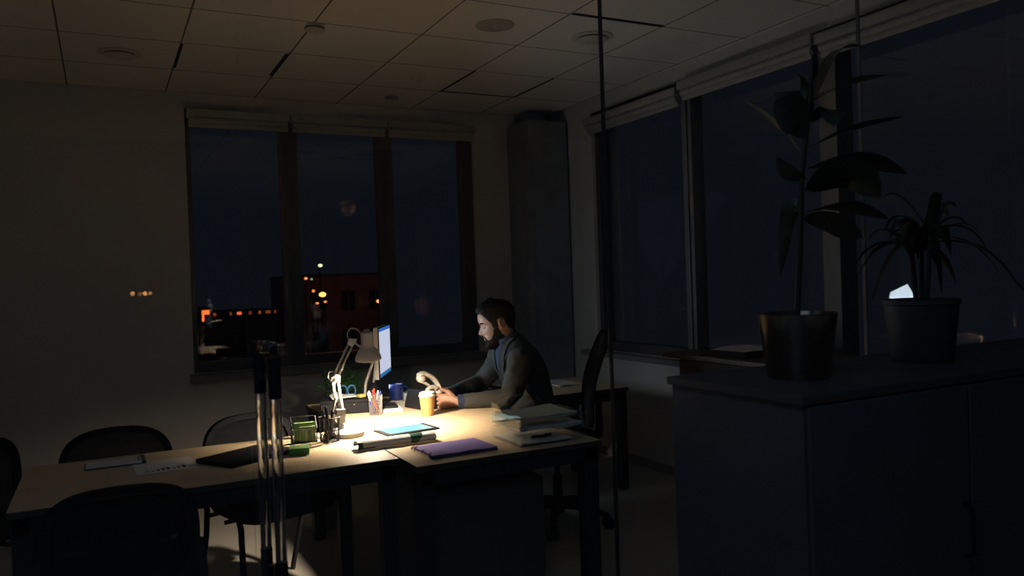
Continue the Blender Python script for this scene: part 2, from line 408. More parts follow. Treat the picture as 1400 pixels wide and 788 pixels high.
for k in range(3):
    b = B(); b.box(.241, .257, -.21, .21, .03+k*.195, .215+k*.195, .003); d = obj('drawer', b, ped_m, t, False)
    b = B(); b.tube([(.258, -.05, .16+k*.195), (.275, -.045, .16+k*.195), (.275, .045, .16+k*.195), (.258, .05, .16+k*.195)], .005, 8); obj('handle', b, steel_m, d)
for sx in (-.2, .2):
    for sy in (-.18, .18):
        b = B(); b.cyl((sx, sy, 0), .02, 0, .0195, 16); obj('foot', b, black_m, t)

# ------------------------------------------------------------------ sideboard by the right wall, dark cabinet in front
t = thing('sideboard', 'brown sideboard by the right wall, behind the glass partition', 'cabinet', (3.0, 2.83, 0))
side_m = mat('taupe laminate', (.07, .068, .058), rough=.55, scale=10)
side_top = mat('taupe top', (.12, .09, .07), rough=.5, scale=10)
b = B(); b.box(-.16, .34, -.78, .70, .04, .925, .003); obj('body', b, side_m, t, False)
b = B(); b.box(-.22, .345, -.785, .78, .926, .95, .003); obj('top', b, side_top, t, False)
b = B(); b.box(-.13, .32, -.76, .68, 0, .04); obj('plinth', b, black_m, t, False)
for k in range(3):
    b = B(); b.box(-.176, -.1605, -.775+k*.49, -.29+k*.49, .05, .915, .003); d = obj('door', b, side_m, t, False)
    b = B(); b.tube([(-.177, -.34+k*.49, .62), (-.197, -.34+k*.49, .61), (-.197, -.34+k*.49, .5), (-.177, -.34+k*.49, .49)], .005, 8); obj('handle', b, steel_m, d)
t = thing('filing_cabinet', 'large dark low cabinet in the right foreground under the plant pots', 'cabinet', (2.6, 1.68, 0))
CX = .838
cab_m = mat('dark navy laminate', (.085, .09, .10), rough=.6, scale=6)
cabt_m = mat('dark cabinet top', (.06, .062, .068), rough=.5, scale=6)
b = B(); b.box(-1.058, CX-.006, -.235, .28, .05, 1.055, .003); obj('body', b, cab_m, t, False)
b = B(); b.box(-1.07, CX, -.245, .29, 1.056, 1.08, .003); obj('top', b, cabt_m, t, False)
b = B(); b.box(-1.0, CX-.03, -.20, .25, 0, .05); obj('plinth', b, black_m, t, False)
for k in range(3):
    b = B(); b.box(-1.05+k*.63, -.43+k*.63, -.25, -.236, .06, 1.05, .003); d = obj('door', b, cab_m, t, False)
    b = B(); b.tube([(-.46+k*.63, -.251, .72), (-.46+k*.63, -.275, .71), (-.46+k*.63, -.275, .58), (-.46+k*.63, -.251, .57)], .006, 8); obj('handle', b, black_m, d)

# things on the sideboard
t = thing('document_tray', 'flat black document tray on the sideboard behind the large pot', 'tray', (3.0, 3.2, .95), .1)
b = B(); b.box(-.17, .15, -.15, .15, 0, .006, .002)
for q in ((-.17,.15,-.15,-.144),(-.17,.15,.144,.15),(-.17,-.164,-.144,.144),(.144,.15,-.144,.144)): b.box(q[0],q[1],q[2],q[3],.006,.035,.001)
obj('shell', b, black_m, t)
b = B(); b.sheet([[(x, y, .03 + .008*math.sin(x*12+y*9)) for x in (-.15,-.05,.05,.14)] for y in (-.13,-.04,.04,.13)], .004); obj('paper', b, paper_m, t)
b = B(); b.sheet([[(x, y, .006 + .006*abs(math.sin(x*9))) for x in (-.12,-.04,.04,.12)] for y in (-.09,0,.09)], .004)
tag(obj('paper_stack', b, paper_m, None, True, (3.22, 3.42, .95), .4), 'loose grey papers at the window end of the sideboard', 'papers')

# ------------------------------------------------------------------ chairs
def chair(lb, loc, rz):
    t = thing('visitor_chair', lb, 'chair', loc, rz, 'black visitor chairs around the side table')   # faces +y in its own space
    b = B()
    rings = []
    for (z, k) in ((.405, .84), (.415, .94), (.445, 1.0), (.475, .98), (.485, .90)):
        rings.append(b.ring((0, .015, z), (1,0,0), (0,1,0), .235*k, .235*k, 40, .45))
    b.loft(rings); obj('seat', b, fabric_m, t)
    # backrest: curved, rounded trapezoid ring with mesh
    def bp(a, s, d=0):
        ca, sa = math.cos(a), math.sin(a)
        x = .225 * s * math.copysign(abs(ca) ** .5, ca); z = .17 * s * math.copysign(abs(sa) ** .55, sa)
        z += -.03 * (x/.225)**2 * (1 if sa > 0 else 0)
        return Vector((x, -.225 - .06*(z+.2)*.6 + .05*(x/.225)**2 + d, .635 + z))
    b = B(); N = 56; rr = []
    for i in range(N):
        a = 2*PI*i/N; p0 = bp(a, 1.0); p1 = bp(a, .86)
        rr.append([b.bm.verts.new(q) for q in (p0 + Vector((0,.016,0)), p1 + Vector((0,.016,0)), p1 - Vector((0,.016,0)), p0 - Vector((0,.016,0)))])
    for i in range(N):
        A, Bq = rr[i], rr[(i+1) % N]
        for k in range(4): b.bm.faces.new((A[k], A[(k+1)%4], Bq[(k+1)%4], Bq[k]))
    fr = obj('backrest', b, black_m, t)
    b = B(); g = []
    for j in range(9):
        s = .88 * j / 8 + .001
        g.append([b.bm.verts.new(bp(2*PI*i/N, s)) for i in range(N)])
    b.loft(g, cap=False); bmesh.ops.recalc_face_normals(b.bm, faces=b.bm.faces[:])
    g = obj('mesh_panel', b, mesh_m, fr)
    md = g.modifiers.new('thickness', 'SOLIDIFY'); md.thickness = .004
    for s in (-1, 1):
        x = s * .235
        b = B(); b.tube([(x, .20, .005), (x, .185, .40), (x, .165, .445), (x, .12, .455), (x*.99, -.05, .455)], .0125, 10); obj('leg', b, black2_m, t)
        b = B(); b.tube([(x, -.27, .005), (x, -.16, .30), (x, -.14, .42), (x*.99, -.19, .50), (x*.96, -.215, .60)], .0125, 10); obj('leg', b, black2_m, t)
    b = B(); b.tube([(-.233, .03, .40), (.233, .03, .40)], .01, 8); b.tube([(-.233, -.13, .40), (.233, -.13, .40)], .01, 8); obj('crossbar', b, black2_m, t)
    return t
mesh_m = mat('black chair mesh', (.012, .013, .016), rough=.9, spec=.1, alpha=.72)
chair0 = chair('black mesh back visitor chair behind the left end of the side table', (.03, 3.68, 0), PI)
chair_b = dup(chair0, (.64, 3.68, 0), PI+.30, 'black mesh back visitor chair behind the side table, left of the lamp')
chair_c = dup(chair0, (.03, 2.95, 0), -.02, 'black visitor chair with its back to the viewer in the left foreground')
chair_d = dup(chair0, (-.62, 3.84, 0), PI*.75, 'dark chair cut off by the left edge of the photo')

# office chair of the man
t = thing('office_chair', 'black swivel office chair the man sits on', 'office chair', (2.26, 3.93, 0), PI-.50)
b = B(); rings = [b.ring((.0, 0, z), (1,0,0), (0,1,0), .24*k, .23*k, 36, .55) for z, k in ((.42,.88),(.43,.97),(.455,1),(.485,.99),(.50,.9))]; b.loft(rings); obj('seat', b, fabric_m, t)
b = B(); rings = []
for k in range(13):
    z = .56 + k*.043; wd = .20 + .03*math.sin(PI*k/12) - (.05 if k in (0,12) else 0)
    rings.append(b.ring((-.185 - .095*(k/12) + .03*math.sin(PI*k/12*1.2), 0, z), (1,0,0), (0,1,0), .022 if k in (0,12) else .03, wd, 28, .6))
b.loft(rings); obj('backrest', b, fabric_m, t)
b = B(); b.tube([(-.05, 0, .40), (-.20, 0, .41), (-.245, 0, .50), (-.245, 0, .72)], [.02,.022,.022,.018], 10, flat=1.6); obj('back_bracket', b, black_m, t)
b = B(); b.cyl((0,0,0), .014, .25, .42, 16); b.cyl((0,0,0), .026, .13, .27, 20); b.cyl((0,0,0), .034, .06, .14, 20); obj('gas_post', b, black_m, t)
b = B(); b.box(-.09, .11, -.07, .07, .385, .418, .006); obj('tilt_box', b, black_m, t)
for k in range(5):
    a = math.radians(-55) - (PI-.50) + k * 2*PI/5; ca, sa = math.cos(a), math.sin(a)
    b = B(); rg = []
    for (r, z, h, wv) in ((.02,.115,.03,.03),(.12,.105,.022,.024),(.24,.085,.016,.02),(.305,.07,.012,.017)):
        rg.append(b.ring((r*ca, r*sa, z), (-sa, ca, 0), (0,0,1), wv, h, 12, .7))
    b.loft(rg); l = obj('base_arm', b, black_m, t)
    b = B()
    for s in (-1, 1): b.cyl((0,0,0), .031, -.010, .010, 24, M=T(.30*ca - s*.016*sa*0 + 0, .30*sa, .031) @ RZ(a+.6) @ T(0, s*.017, 0) @ Matrix.Rotation(PI/2, 4, 'X'))
    b.tube([(.30*ca, .30*sa, .031), (.30*ca, .30*sa, .072)], .008, 8); obj('caster', b, black_m, l)

# ------------------------------------------------------------------ desk lamp
lx, ly = .918, 3.40
t = thing('desk_lamp', 'lit white articulated desk lamp with a bell shade', 'lamp', (lx, ly, .74))
b = B(); b.lathe([(.001, 0), (.070, 0), (.074, .005), (.074, .020), (.066, .029), (.02, .031), (.001, .031)], n=48); obj('base', b, white_m, t)
J0 = Vector((-.022, .01, .075)); J1 = Vector((-.031, .12, .235)); J2 = Vector((.055, .06, .395)); 
J1 = Vector((.8874-lx+.005, .08, .242)); J2 = Vector((.968-lx, .06, .400))
b = B(); b.cyl((J0.x, J0.y, 0), .013, .031, .05, 16); b.cyl((J0.x, J0.y, 0), .009, .05, .075, 16)
b.box(J0.x-.016, J0.x+.016, J0.y-.012, J0.y+.012, .058, .098, .003); obj('pivot', b, white_m, t)
def arm(A, Bv, off, r=.0055):
    b = B()
    d = (Bv-A).normalized(); s = d.cross(Vector((0,1,0))).normalized()
    for k in (-1, 1):
        b.box(-r, r, -r, r, 0, (Bv-A).length, .001, M=Matrix.Translation(A + s*k*off) @ d.to_track_quat('Z','Y').to_matrix().to_4x4())
    return b
o = obj('lower_arm', arm(J0 + Vector((0,0,.01)), J1, .0115), arm_m, t)
for k in (-1, 1):
    b = B(); pts = []
    A = J0 + Vector((.004*k, -.013, .02)); E_ = A.lerp(J1, .45)
    n = 60; d = (E_-A).normalized(); s1 = d.cross(Vector((0,1,0))).normalized(); s2 = d.cross(s1)
    for i in range(n+1): pts.append(A.lerp(E_, i/n) + s1*.0035*math.cos(i*1.3) + s2*.0035*math.sin(i*1.3))
    b.tube(pts, .0009, 5); obj('spring', b, steel_m, o)
obj('upper_arm', arm(J1 + Vector((.003,0,.008)), J2, .0095, .005), arm_m, t)
def plate(c, pts, th=.022):
    b = B(); b.poly_extrude([(c.x+p[0], c.y-th/2, c.z+p[1]) for p in pts], (0, th, 0)); 
    for q in ((-.0,.0),): b.cyl((0,0,0), .005, -.003, .003, 12, M=T(c.x, c.y-th/2-.001, c.z) @ Matrix.Rotation(PI/2, 4, 'X'))
    return b
obj('elbow_joint', plate(J1, ((-.022,-.012),(.004,-.028),(.022,-.014),(.024,.012),(.006,.02),(-.018,.008))), arm_m, t)
obj('head_joint', plate(J2, ((-.02,-.008),(.0,-.02),(.018,-.002),(.022,.012),(-.012,.016))), white_m, t)
b = B(); b.box(J0.x-.022, J0.x+.018, J0.y-.014, J0.y+.014, .085, .118, .004); obj('lower_joint', b, arm_m, t)
H = Vector((1.032-lx, .035, .38))       # shade centre
tilt = Matrix.Translation(H) @ Matrix.Rotation(math.radians(-4), 4, 'Y') @ Matrix.Rotation(math.radians(8), 4, 'X')
b = B(); b.lathe([(.0565,-.062), (.058,-.060), (.054,-.042), (.044,-.022), (.032,-.006), (.0275,.0), (.0275,.052), (.024,.062), (.012,.068), (.001,.069)], n=40, M=tilt)
# inner wall, so the shade has thickness
b.lathe([(.0565,-.062), (.0515,-.042), (.0415,-.022), (.030,-.008), (.0255,.0), (.0255,.050), (.001,.055)], n=40, M=tilt)
bmesh.ops.remove_doubles(b.bm, verts=b.bm.verts[:], dist=1e-5)
sh = obj('lamp_shade', b, mat('warm white shade', (.66, .63, .56), rough=.4, var=.02), t)
b = B(); b.box(-.012, .012, -.009, .009, .066, .074, .003, M=tilt); obj('switch', b, white_m, sh)
b = B(); b.tube([J2 + Vector((.01,0,.0)), J2.lerp(H, .5) + Vector((0,0,-.012)), H + Vector((-.026,0,.006))], .0045, 8); obj('shade_bracket', b, white_m, t)
b = B(); b.sphere((0,0,-.026), .022, n=24, m=16, M=tilt); obj('bulb', b, emit_mat('lamp bulb', (1, .81, .60), 4200.0), t)
b = B(); P = [J2 + Vector((-.012,0,.005)), J2 + Vector((-.018,0,.035)), J2 + Vector((-.004,0,.058)), J2 + Vector((.02,0,.056)), J2 + Vector((.036,0,.045)), H + Vector((-.026,0,.044))]
def smooth(P, k=6):
    P = [Vector(p) for p in P]; out = []
    Q = [P[0]*2-P[1]] + P + [P[-1]*2-P[-2]]
    for i in range(1, len(Q)-2):
        for j in range(k):
            u = j/k; a,b_,c,d = Q[i-1],Q[i],Q[i+1],Q[i+2]
            out.append(.5*((2*b_)+(c-a)*u+(2*a-5*b_+4*c-d)*u*u+(3*b_-a-3*c+d)*u**3))
    return out + [P[-1]]
b.tube(smooth(P), .0028, 8); obj('cord', b, white_m, t)
b = B(); P = [J1 + Vector((-.012,-.01,-.01)), J1 + Vector((-.03,-.005,.006)), J1 + Vector((-.024,0,.03)), J1 + Vector((.0,0,.034))]
b.tube(smooth(P), .0025, 8); b.tube(smooth([J0+Vector((-.02,-.01,.02)), J0+Vector((-.045,.02,-.03)), J0+Vector((-.06,.05,-.068)), J0+Vector((-.07,.11,-.0715))]), .0025, 8); obj('cord', b, white_m, t)

# ------------------------------------------------------------------ monitor
mA = Vector((1.297, 4.11, 0)); mB = Vector((1.462, 4.43, 0)); mz0, mz1 = .888, 1.150
u = (mB-mA).normalized(); n_ = Vector((u.y, -u.x, 0)); cM = (mA+mB)/2; hw = (mB-mA).length/2
ang = math.atan2(n_.y, n_.x)   # local +x = screen normal
t = thing('monitor', 'computer monitor seen edge-on with a white document glowing on its screen', 'monitor', (cM.x, cM.y, .74), ang)
z0, z1 = mz0-.74, mz1-.74
bz = .006
b = B(); b.box(-.028, -.004, -hw-bz, hw+bz, z0-bz-.004, z1+bz, .004); obj('housing', b, white_m, t)
b = B(); b.box(-.004, .002, -hw-bz, hw+bz, z0-bz, z1+bz, .001); obj('bezel', b, black_m, t)
def screen_mat():
    m = bpy.data.materials.new('document screen'); m.use_nodes = True; nt = m.node_tree; nt.nodes.clear()
    out = nt.nodes.new('ShaderNodeOutputMaterial'); e = nt.nodes.new('ShaderNodeEmission'); e.inputs[1].default_value = 1
    tc = nt.nodes.new('ShaderNodeTexCoord'); sp = nt.nodes.new('ShaderNodeSeparateXYZ'); nt.links.new(tc.outputs['Object'], sp.inputs[0])
    mr = nt.nodes.new('ShaderNodeMapRange'); mr.inputs[1].default_value = z0; mr.inputs[2].default_value = z1
    nt.links.new(sp.outputs['Z'], mr.inputs[0])
    rp = nt.nodes.new('ShaderNodeValToRGB'); rp.color_ramp.interpolation = 'CONSTANT'
    e0, e1 = rp.color_ramp.elements; e0.position = 0; e0.color = (.03, .16, .38, 1); e1.position = .075; e1.color = (.58, .62, .80, 1)
    for p, c in ((.93, (.04, .15, .50, 1)),):
        q = rp.color_ramp.elements.new(p); q.color = c
    nt.links.new(mr.outputs[0], rp.inputs[0])
    nt.links.new(rp.outputs[0], e.inputs[0]); nt.links.new(e.outputs[0], out.inputs[0]); return m
b = B(); b.box(.002, .003, -hw, hw, z0, z1); obj('screen', b, screen_mat(), t, False)
b = B(); b.tube([(-.09, -.17, .012), (-.08, -.17, .12), (-.03, -.15, .26)], .012, 12, flat=.6); b.tube([(-.06, -.10, .012), (-.045, -.10, .16), (-.03, -.10, .30)], .009, 12, flat=.6); obj('stand_post', b, white_m, t)
b = B(); b.lathe([(.001,0),(.085,0),(.088,.004),(.085,.010),(.001,.012)], c=(-.06, -.04, 0), n=32); obj('stand_base', b, black_m, t)
b = B(); b.sphere((-.045, -.14, .075), .032, sy=.8, sz=1.4); obj('cable_box', b, black_m, t)
al = bpy.data.lights.new('screen light', 'AREA'); al.shape = 'RECTANGLE'; al.size = hw*2; al.size_y = (mz1-mz0)
al.energy = 2.4; al.color = (.72, .88, 1.0); al.spread = math.radians(150)
ao = bpy.data.objects.new('screen light', al); COL.objects.link(ao)
ao.location = (cM.x + n_.x*.006, cM.y + n_.y*.006, (mz0+mz1)/2)
ao.rotation_euler = n_.to_track_quat('-Z', 'Z').to_euler()

# ------------------------------------------------------------------ small things on the lit desk
Z = .74
# phone
t = thing('desk_phone', 'black desk phone with a cream handset, in front of the man', 'phone', (1.50, 3.905, Z), .28)
ph_m = mat('phone charcoal', (.013, .014, .017), rough=.5, spec=.3)
b = B(); b.poly_extrude([(-.095,-.085,0.0), (.10,-.085,0.0), (.10,-.085,.022), (-.055,-.085,.095), (-.07,-.085,.095), (-.095,-.085,.012)], (0,.19,0)); bmesh.ops.bevel(b.bm, geom=b.bm.edges[:], offset=.004, segments=2, affect='EDGES'); obj('body', b, ph_m, t)
sl = (.105-.022)/(-.155); an = math.atan2(.083, .155)
Mk = T(.10, 0, .022) @ Matrix.Rotation(an, 4, 'Y') 
for i in range(4):
    for j in range(3):
        b = B(); b.box(-.035-i*.026-.008, -.035-i*.026+.008, -.045+j*.026-.009, -.045+j*.026+.009, -.002, .005, .002, M=Mk); obj('key', b, cream_m if False else mat('key grey', (.09,.09,.10), rough=.5) if i+j == 0 else bpy.data.materials['key grey'], t)
b = B(); b.tube(smooth([(-.085,-.075,.075), (-.075,-.078,.105), (-.04,-.08,.115), (-.02,-.08,.105)]), .007, 10, flat=1.6); obj('cradle', b, cream_m, t)
b = B()
hp = smooth([(-.115,-.055,.178), (-.085,-.057,.188), (-.035,-.06,.165), (.0,-.06,.128), (.018,-.06,.085)], 5)
b.tube(hp, [.010] + [.012]*(len(hp)-2) + [.010], 12, flat=1.7)
b.sphere((-.098,-.055,.163), .024, sx=1, sz=.9); b.sphere((.004,-.06,.082), .024, sx=.9, sz=1.0)
b.tube(smooth([(-.108,-.057,.152), (-.06,-.059,.128), (-.01,-.06,.084)], 4), .007, 10, flat=2.0)
obj('handset', b, cream_m, t)
b = B(); pts = [(-.02 + .10*i/60 + .006*math.cos(i*1.2), .07 + .03*math.sin(i/60*PI) + .006*math.sin(i*1.2), .02 + .03*math.sin(i/60*PI)) for i in range(61)]; b.tube(pts, .0016, 5); obj('cord', b, black_m, t)
# coffee cup
t = thing('paper_cup', 'tan paper coffee cup with a white lid beside the phone', 'cup', (1.39, 3.665, Z))
b = B(); b.lathe([(.001,.004),(.026,.004),(.027,0),(.0285,.001),(.0385,.098),(.037,.098)], n=36); obj('cup', b, mat('kraft tan', (.46, .26, .09), rough=.7, var=.05), t)
b = B(); b.lathe([(.0395,.094),(.041,.096),(.041,.102),(.038,.105),(.0375,.113),(.034,.116),(.032,.110),(.001,.109)], n=36); obj('lid', b, paper_m, t)
# mesh cups
def mesh_cup(lb, x, y, r, h, m, sq=False):
    t = thing('pencil_cup', lb, 'pencil cup', (x, y, Z), .2)
    b = B(); n = 28
    e = .35 if sq else 1.0
    def P(a, z, rr):
        ca, sa = math.cos(a), math.sin(a); return Vector((rr*math.copysign(abs(ca)**e, ca), rr*math.copysign(abs(sa)**e, sa), z))
    for i in range(n):
        for s in (-1, 1):
            b.tube([P(2*PI*i/n + s*PI*k/8*.5, .003+(h-.006)*k/4, r*(.9+.1*k/4)) for k in range(5)], .0011, 4)
    for z, rr, w_ in ((.002, r*.9, .0018), (h, r, .0022)):
        pts = [P(2*PI*i/32, z, rr) for i in range(33)]; b.tube(pts, w_, 6)
    obj('mesh_wall', b, m, t)
    b = B(); rg = [[b.bm.verts.new(P(2*PI*i/32, z, r*.9)) for i in range(32)] for z in (0, .003)]; b.loft(rg); obj('bottom', b, m, t)
    return t
silver = mat('silver mesh', (.45, .43, .42), rough=.35, metal=.9)
mesh_cup('round silver mesh cup holding red and blue pens', 1.19, 3.86, .034, .10, silver)
mesh_cup('black mesh cup crowded with dark pens, left of the lamp', .825, 3.335, .036, .10, black2_m, True)
def pen(lb, base, tip, m, cap, r=.0045, tipm=None):
    base, tip = Vector(base), Vector(tip); d = (tip-base); Ln = d.length
    M = Matrix.Translation(base) @ d.to_track_quat('Z','Y').to_matrix().to_4x4()
    t = thing('pen', lb, 'pen', base, 0, 'pens and pencils on the desk')
    M = Matrix.Translation(-base) @ M
    b = B(); b.lathe([(.0008, 0), (r*.8, .010), (r, .014), (r, Ln*.62)], n=10, M=M, cap=True); obj('barrel', b, m, t)
    b = B(); b.lathe([(r*1.1, Ln*.62), (r*1.15, Ln*.98), (r*.6, Ln)], n=10, M=M, cap=True); obj('cap', b, cap, t)
    return t
red = mat('red plastic', (.50, .04, .025), rough=.35); blue = mat('blue plastic', (.03, .06, .35), rough=.35); wht = white_m; orng = mat('orange pencil', (.75, .35, .08), rough=.5)
pens = [((1.175,3.85),(1.145,3.845,.135),blue,wht,'blue pen with a pale cap leaning left in the silver cup'),
        ((1.20,3.855),(1.165,3.83,.150),red,red,'red pen leaning left in the silver cup'),
        ((1.19,3.875),(1.185,3.86,.152),red,red,'upright thick red pen in the silver cup'),
        ((1.185,3.87),(1.205,3.85,.140),blue,wht,'blue pen with a white end in the silver cup'),
        ((1.175,3.86),(1.222,3.855,.136),blue,blue,'blue pen leaning furthest right in the silver cup'),
        ((1.205,3.87),(1.155,3.87,.14),orng,wht,'orange pencil crossing inside the silver cup')]
for (a, c, m1, m2, lb) in pens:
    pen(lb, (a[0], a[1], Z+.004), (a[0]+(c[0]-a[0])*.9, a[1]+(c[1]-a[1])*.9, Z+c[2]*.86), m1, m2, .0042)
blk = [((.81,3.33),(.795,3.32,.135),'black pen at the left rim of the black mesh cup'), ((.83,3.34),(.815,3.35,.145),'tall black marker in the black mesh cup'), ((.82,3.32),(.835,3.31,.13),'short black pen at the front of the black mesh cup'), ((.835,3.345),(.845,3.36,.128),'black pen at the back of the black mesh cup')]
for a, c, lb in blk: pen(lb, (a[0], a[1], Z+.004), (c[0], c[1], Z+c[2]), black_m, black_m, .0052)
pen('yellow pencil with a pale tip rising from the black mesh cup', (.815, 3.345, Z+.004), (.862, 3.36, Z+.175), orng, mat('cream tip', (.8,.7,.45), rough=.5), .004)
# wire note organiser
t = thing('note_holder', 'black wire holder with green note pads, left of the black pen cup', 'organizer', (.733, 3.40, Z), -.12)
b = B()
for (y, h) in ((-.035, .055), (.0, .08), (.035, .10)):
    b.tube([(-.05,y,.003),(-.05,y,h),(.05,y,h),(.05,y,.003),(-.05,y,.003)], .0022, 6)
for x in (-.05, .05): b.tube([(x,-.035,.003),(x,.035,.003)], .0022, 6); b.tube([(x,-.035,.055),(x,.035,.10)], .0022, 6)
for k in range(9): b.tube([(-.05+.0125*k, .035, .003), (-.05+.0125*k, .035, .10)], .0007, 4); b.tube([(-.05+.0125*k, -.035, .003), (-.05+.0125*k, -.035, .055)], .0006, 4)
b.box(-.05, .05, -.035, .035, 0, .002)
obj('wire_frame', b, black2_m, t)
grn = mat('green paper', (.22, .42, .12), rough=.8); grn2 = mat('pale green paper', (.34, .46, .22), rough=.8)
b = B(); b.box(-.042, .042, -.022, -.010, .003, .082, .001); tag(obj('note_pad', b, grn, None, True, (.733, 3.40, Z), -.12), 'green note pad standing in the black wire holder', 'note pad')
b = B(); b.box(-.022, .044, -.031, -.024, .003, .066, .001); tag(obj('note_pad', b, grn2, None, True, (.733, 3.40, Z), -.12), 'paler note pad standing in front of the green one in the wire holder', 'note pad')
# sticky pad
b = B(); b.box(-.038, .038, -.038, .038, 0, .027, .001); tag(obj('note_pad', b, mat('green cube pad', (.10, .26, .06), rough=.8), None, True, (.662, 3.165, Z), -.25), 'thick dark green note block lying left of the lamp base', 'note pad')
pen('small gold pen lying beside the dark tablet', (.60, 3.22, Z+.006), (.51, 3.17, Z+.006), mat('gold metal', (.7,.5,.25), rough=.25, metal=1), steel_m, .005)
# dark tablet / closed laptop on the side table
t = thing('laptop', 'closed black laptop lying on the side table behind the door handles', 'laptop', (.475, 3.215, Z), .52)
b = B(); b.box(-.155, .155, -.105, .105, 0, .010, .004); obj('base', b, black_m, t)
b = B(); b.box(-.155, .155, -.105, .105, .0105, .017, .003); obj('lid', b, black_m, t)
# chart paper
def flat(name, lb, cat, x0, x1, y0, y1, loc, rz, m, th=.0012, lift=.0):
    b = B(); b.sheet([[(x, y, th/2 + lift*(x-x0)/(x1-x0)) for x in (x0, (x0+x1)/2, x1)] for y in (y0, (y0+y1)/2, y1)], th)
    o = obj(name, b, m, None, False, loc, rz); tag(o, lb, cat); return o
t = thing('chart_sheet', 'white sheet printed with a small bar chart on the side table', 'paper', (.185, 3.265, Z), .06)
b = B(); b.sheet([[(x, y, .0006) for x in (-.105, 0, .105)] for y in (-.11, 0, .11)], .0012); obj('sheet', b, paper_m, t, False)
dk = mat('dark ink', (.03, .04, .06), rough=.8); rd = mat('red ink', (.45, .08, .06), rough=.8)
b = B()
hs = [.010,.008,.020,.028,.034,.014,.0,.036,.006]
for k, h in enumerate(hs):
    if h: b.box(-.075+k*.018, -.064+k*.018, -.085, -.085+h*1.3, .00125, .0015)
obj('printed_bars', b, dk, t, False)
b = B(); b.box(-.075+6*.018, -.064+6*.018, -.085, -.045, .00125, .0015); obj('printed_bar', b, rd, t, False)
# clipboard
t = thing('clipboard', 'white clipboard with a metal clip at the left of the side table', 'clipboard', (.015, 3.395, Z), .0)
b = B(); b.box(-.10, .11, -.05, .07, 0, .004, .001); obj('board', b, dk, t)
b = B(); b.box(-.095, .095, -.045, .065, .0042, .009, .001); obj('papers', b, paper_m, t)
b = B(); b.box(.082, .108, -.03, .045, .0092, .016, .003); b.tube(smooth([(.095,-.012,.016),(.085,-.01,.03),(.085,.02,.03),(.095,.022,.016)]), .003, 8); obj('clip', b, steel_m, t)
# tablet with lit cyan screen
t = thing('tablet', 'tablet with a glowing cyan screen lying on the lit desk', 'tablet', (1.172, 3.36, Z), .12)
b = B(); b.box(-.125, .125, -.078, .078, 0, .008, .003); obj('body', b, black_m, t)
b = B(); b.box(-.108, .100, -.068, .068, .0082, .009); obj('screen', b, mat('cyan screen', (.03,.06,.07), rough=.35, emis=(.16,.52,.62), estr=1.0), t, False)
# rolled brochure
t = thing('rolled_magazine', 'loosely rolled green and white magazine lying before the tablet', 'magazine', (1.03, 3.085, Z), .03)
b = B(); g = []
for i in range(19):
    a = -2.6 + i/18*4.6
    g.append([(x, .005 + .033*math.sin(a)*(1+.0*x), .0190 + .0170*math.cos(a + .0) ) for x in (-.165,-.08,0,.08,.165)])
b.sheet(g, .0022); obj('pages', b, paper_m, t)
b = B(); b.sheet([[(x, .005 + .0352*math.sin(a), .0195 + .0188*math.cos(a)) for x in (-.166,-.155,-.146)] for a in [(-2.55+i/14*2.2) for i in range(15)]], .0012)
b.sheet([[(x+.13*0, .005 + .0352*math.sin(a), .0195 + .0188*math.cos(a)) for x in (.055,.075,.095+.015*math.cos(a))] for a in [(-2.55+i/14*2.5) for i in range(15)]], .0012)
b.sheet([[(x, .005 + .0352*math.sin(a), .0195 + .0188*math.cos(a)) for x in (-.145,-.12,-.095)] for a in [(-2.55+i/14*.9) for i in range(9)]], .0012)
obj('green_cover_band', b, mat('dark green print', (.02, .10, .06), rough=.4), t)
flat('paper_sheet', 'white sheet poking out from under the rolled magazine', 'paper', -.10, .07, -.05, .05, (.955, 3.10, Z), -.35, paper_m)
# purple folder
t = thing('folder', 'lavender purple folder at the front edge of the lit desk', 'folder', (1.19, 2.862, Z), .02)
pur = mat('lavender card', (.27, .20, .56), rough=.7, var=.05)
b = B(); b.box(-.138, .135, -.108, .108, 0, .009, .002); obj('back_cover', b, mat('deep purple card', (.06,.04,.12), rough=.7), t)
b = B(); b.sheet([[(-.135+.27*i/8, -.104+.206*j/4, .012 + .0015*math.sin(i*1.7)*(j==0)) for i in range(9)] for j in range(5)], .003); obj('front_cover', b, pur, t)
b = B(); 
for y in (-.07, .0, .07): b.tube([(-.142, y-.008, .002), (-.142, y-.008, .015), (-.128, y-.008, .018)], .0025, 6)
b.box(-.141, -.136, -.09, .09, .001, .010, .001); obj('binding', b, steel_m, t)
# acrylic letter tray: sides at x=1.41, open to +x
t = thing('letter_tray', 'clear acrylic three tier letter tray at the right front of the lit desk', 'letter tray', (1.41, 2.735, Z))
W_, D_ = .315, .245
b = B()
b.box(0, .004, 0, D_, .0, .10); 
# wavy top of the left wall
b.poly_extrude([(0, 0, .10), (0, D_, .10), (0, D_, .148), (0, D_*.8, .143), (0, D_*.6, .118), (0, D_*.35, .114), (0, D_*.15, .122), (0, 0, .122)], (.004, 0, 0))
b.box(.004, W_*.62, D_-.004, D_, 0, .13); 
obj('side_wall', b, acryl_m, t, False)
for k, z in enumerate((.004, .052, .096)):
    b = B(); g = []
    for i in range(11):
        x = .004 + (W_-.004)*i/10
        lip = .012*max(0, (i-8)/2)**2
        g.append([(x, y, z + lip + (.0 if k else 0)) for y in (.0, D_*.5, D_-.004)])
    b.sheet(g, .003); obj('shelf', b, acryl_m, t)
b = B(); b.tube(smooth([(.01,D_-.002,.125),(.05,D_-.002,.155),(.14,D_-.002,.165),(.21,D_-.002,.150),(.245,D_-.002,.115)]), .0022, 6); obj('rim', b, acryl_m, t)
b = B(); b.box(0, .004, -.006, .0, 0, .122); b.box(.004, .03, -.004, 0, 0, .118); obj('corner_strip', b, acryl_m, t, False)
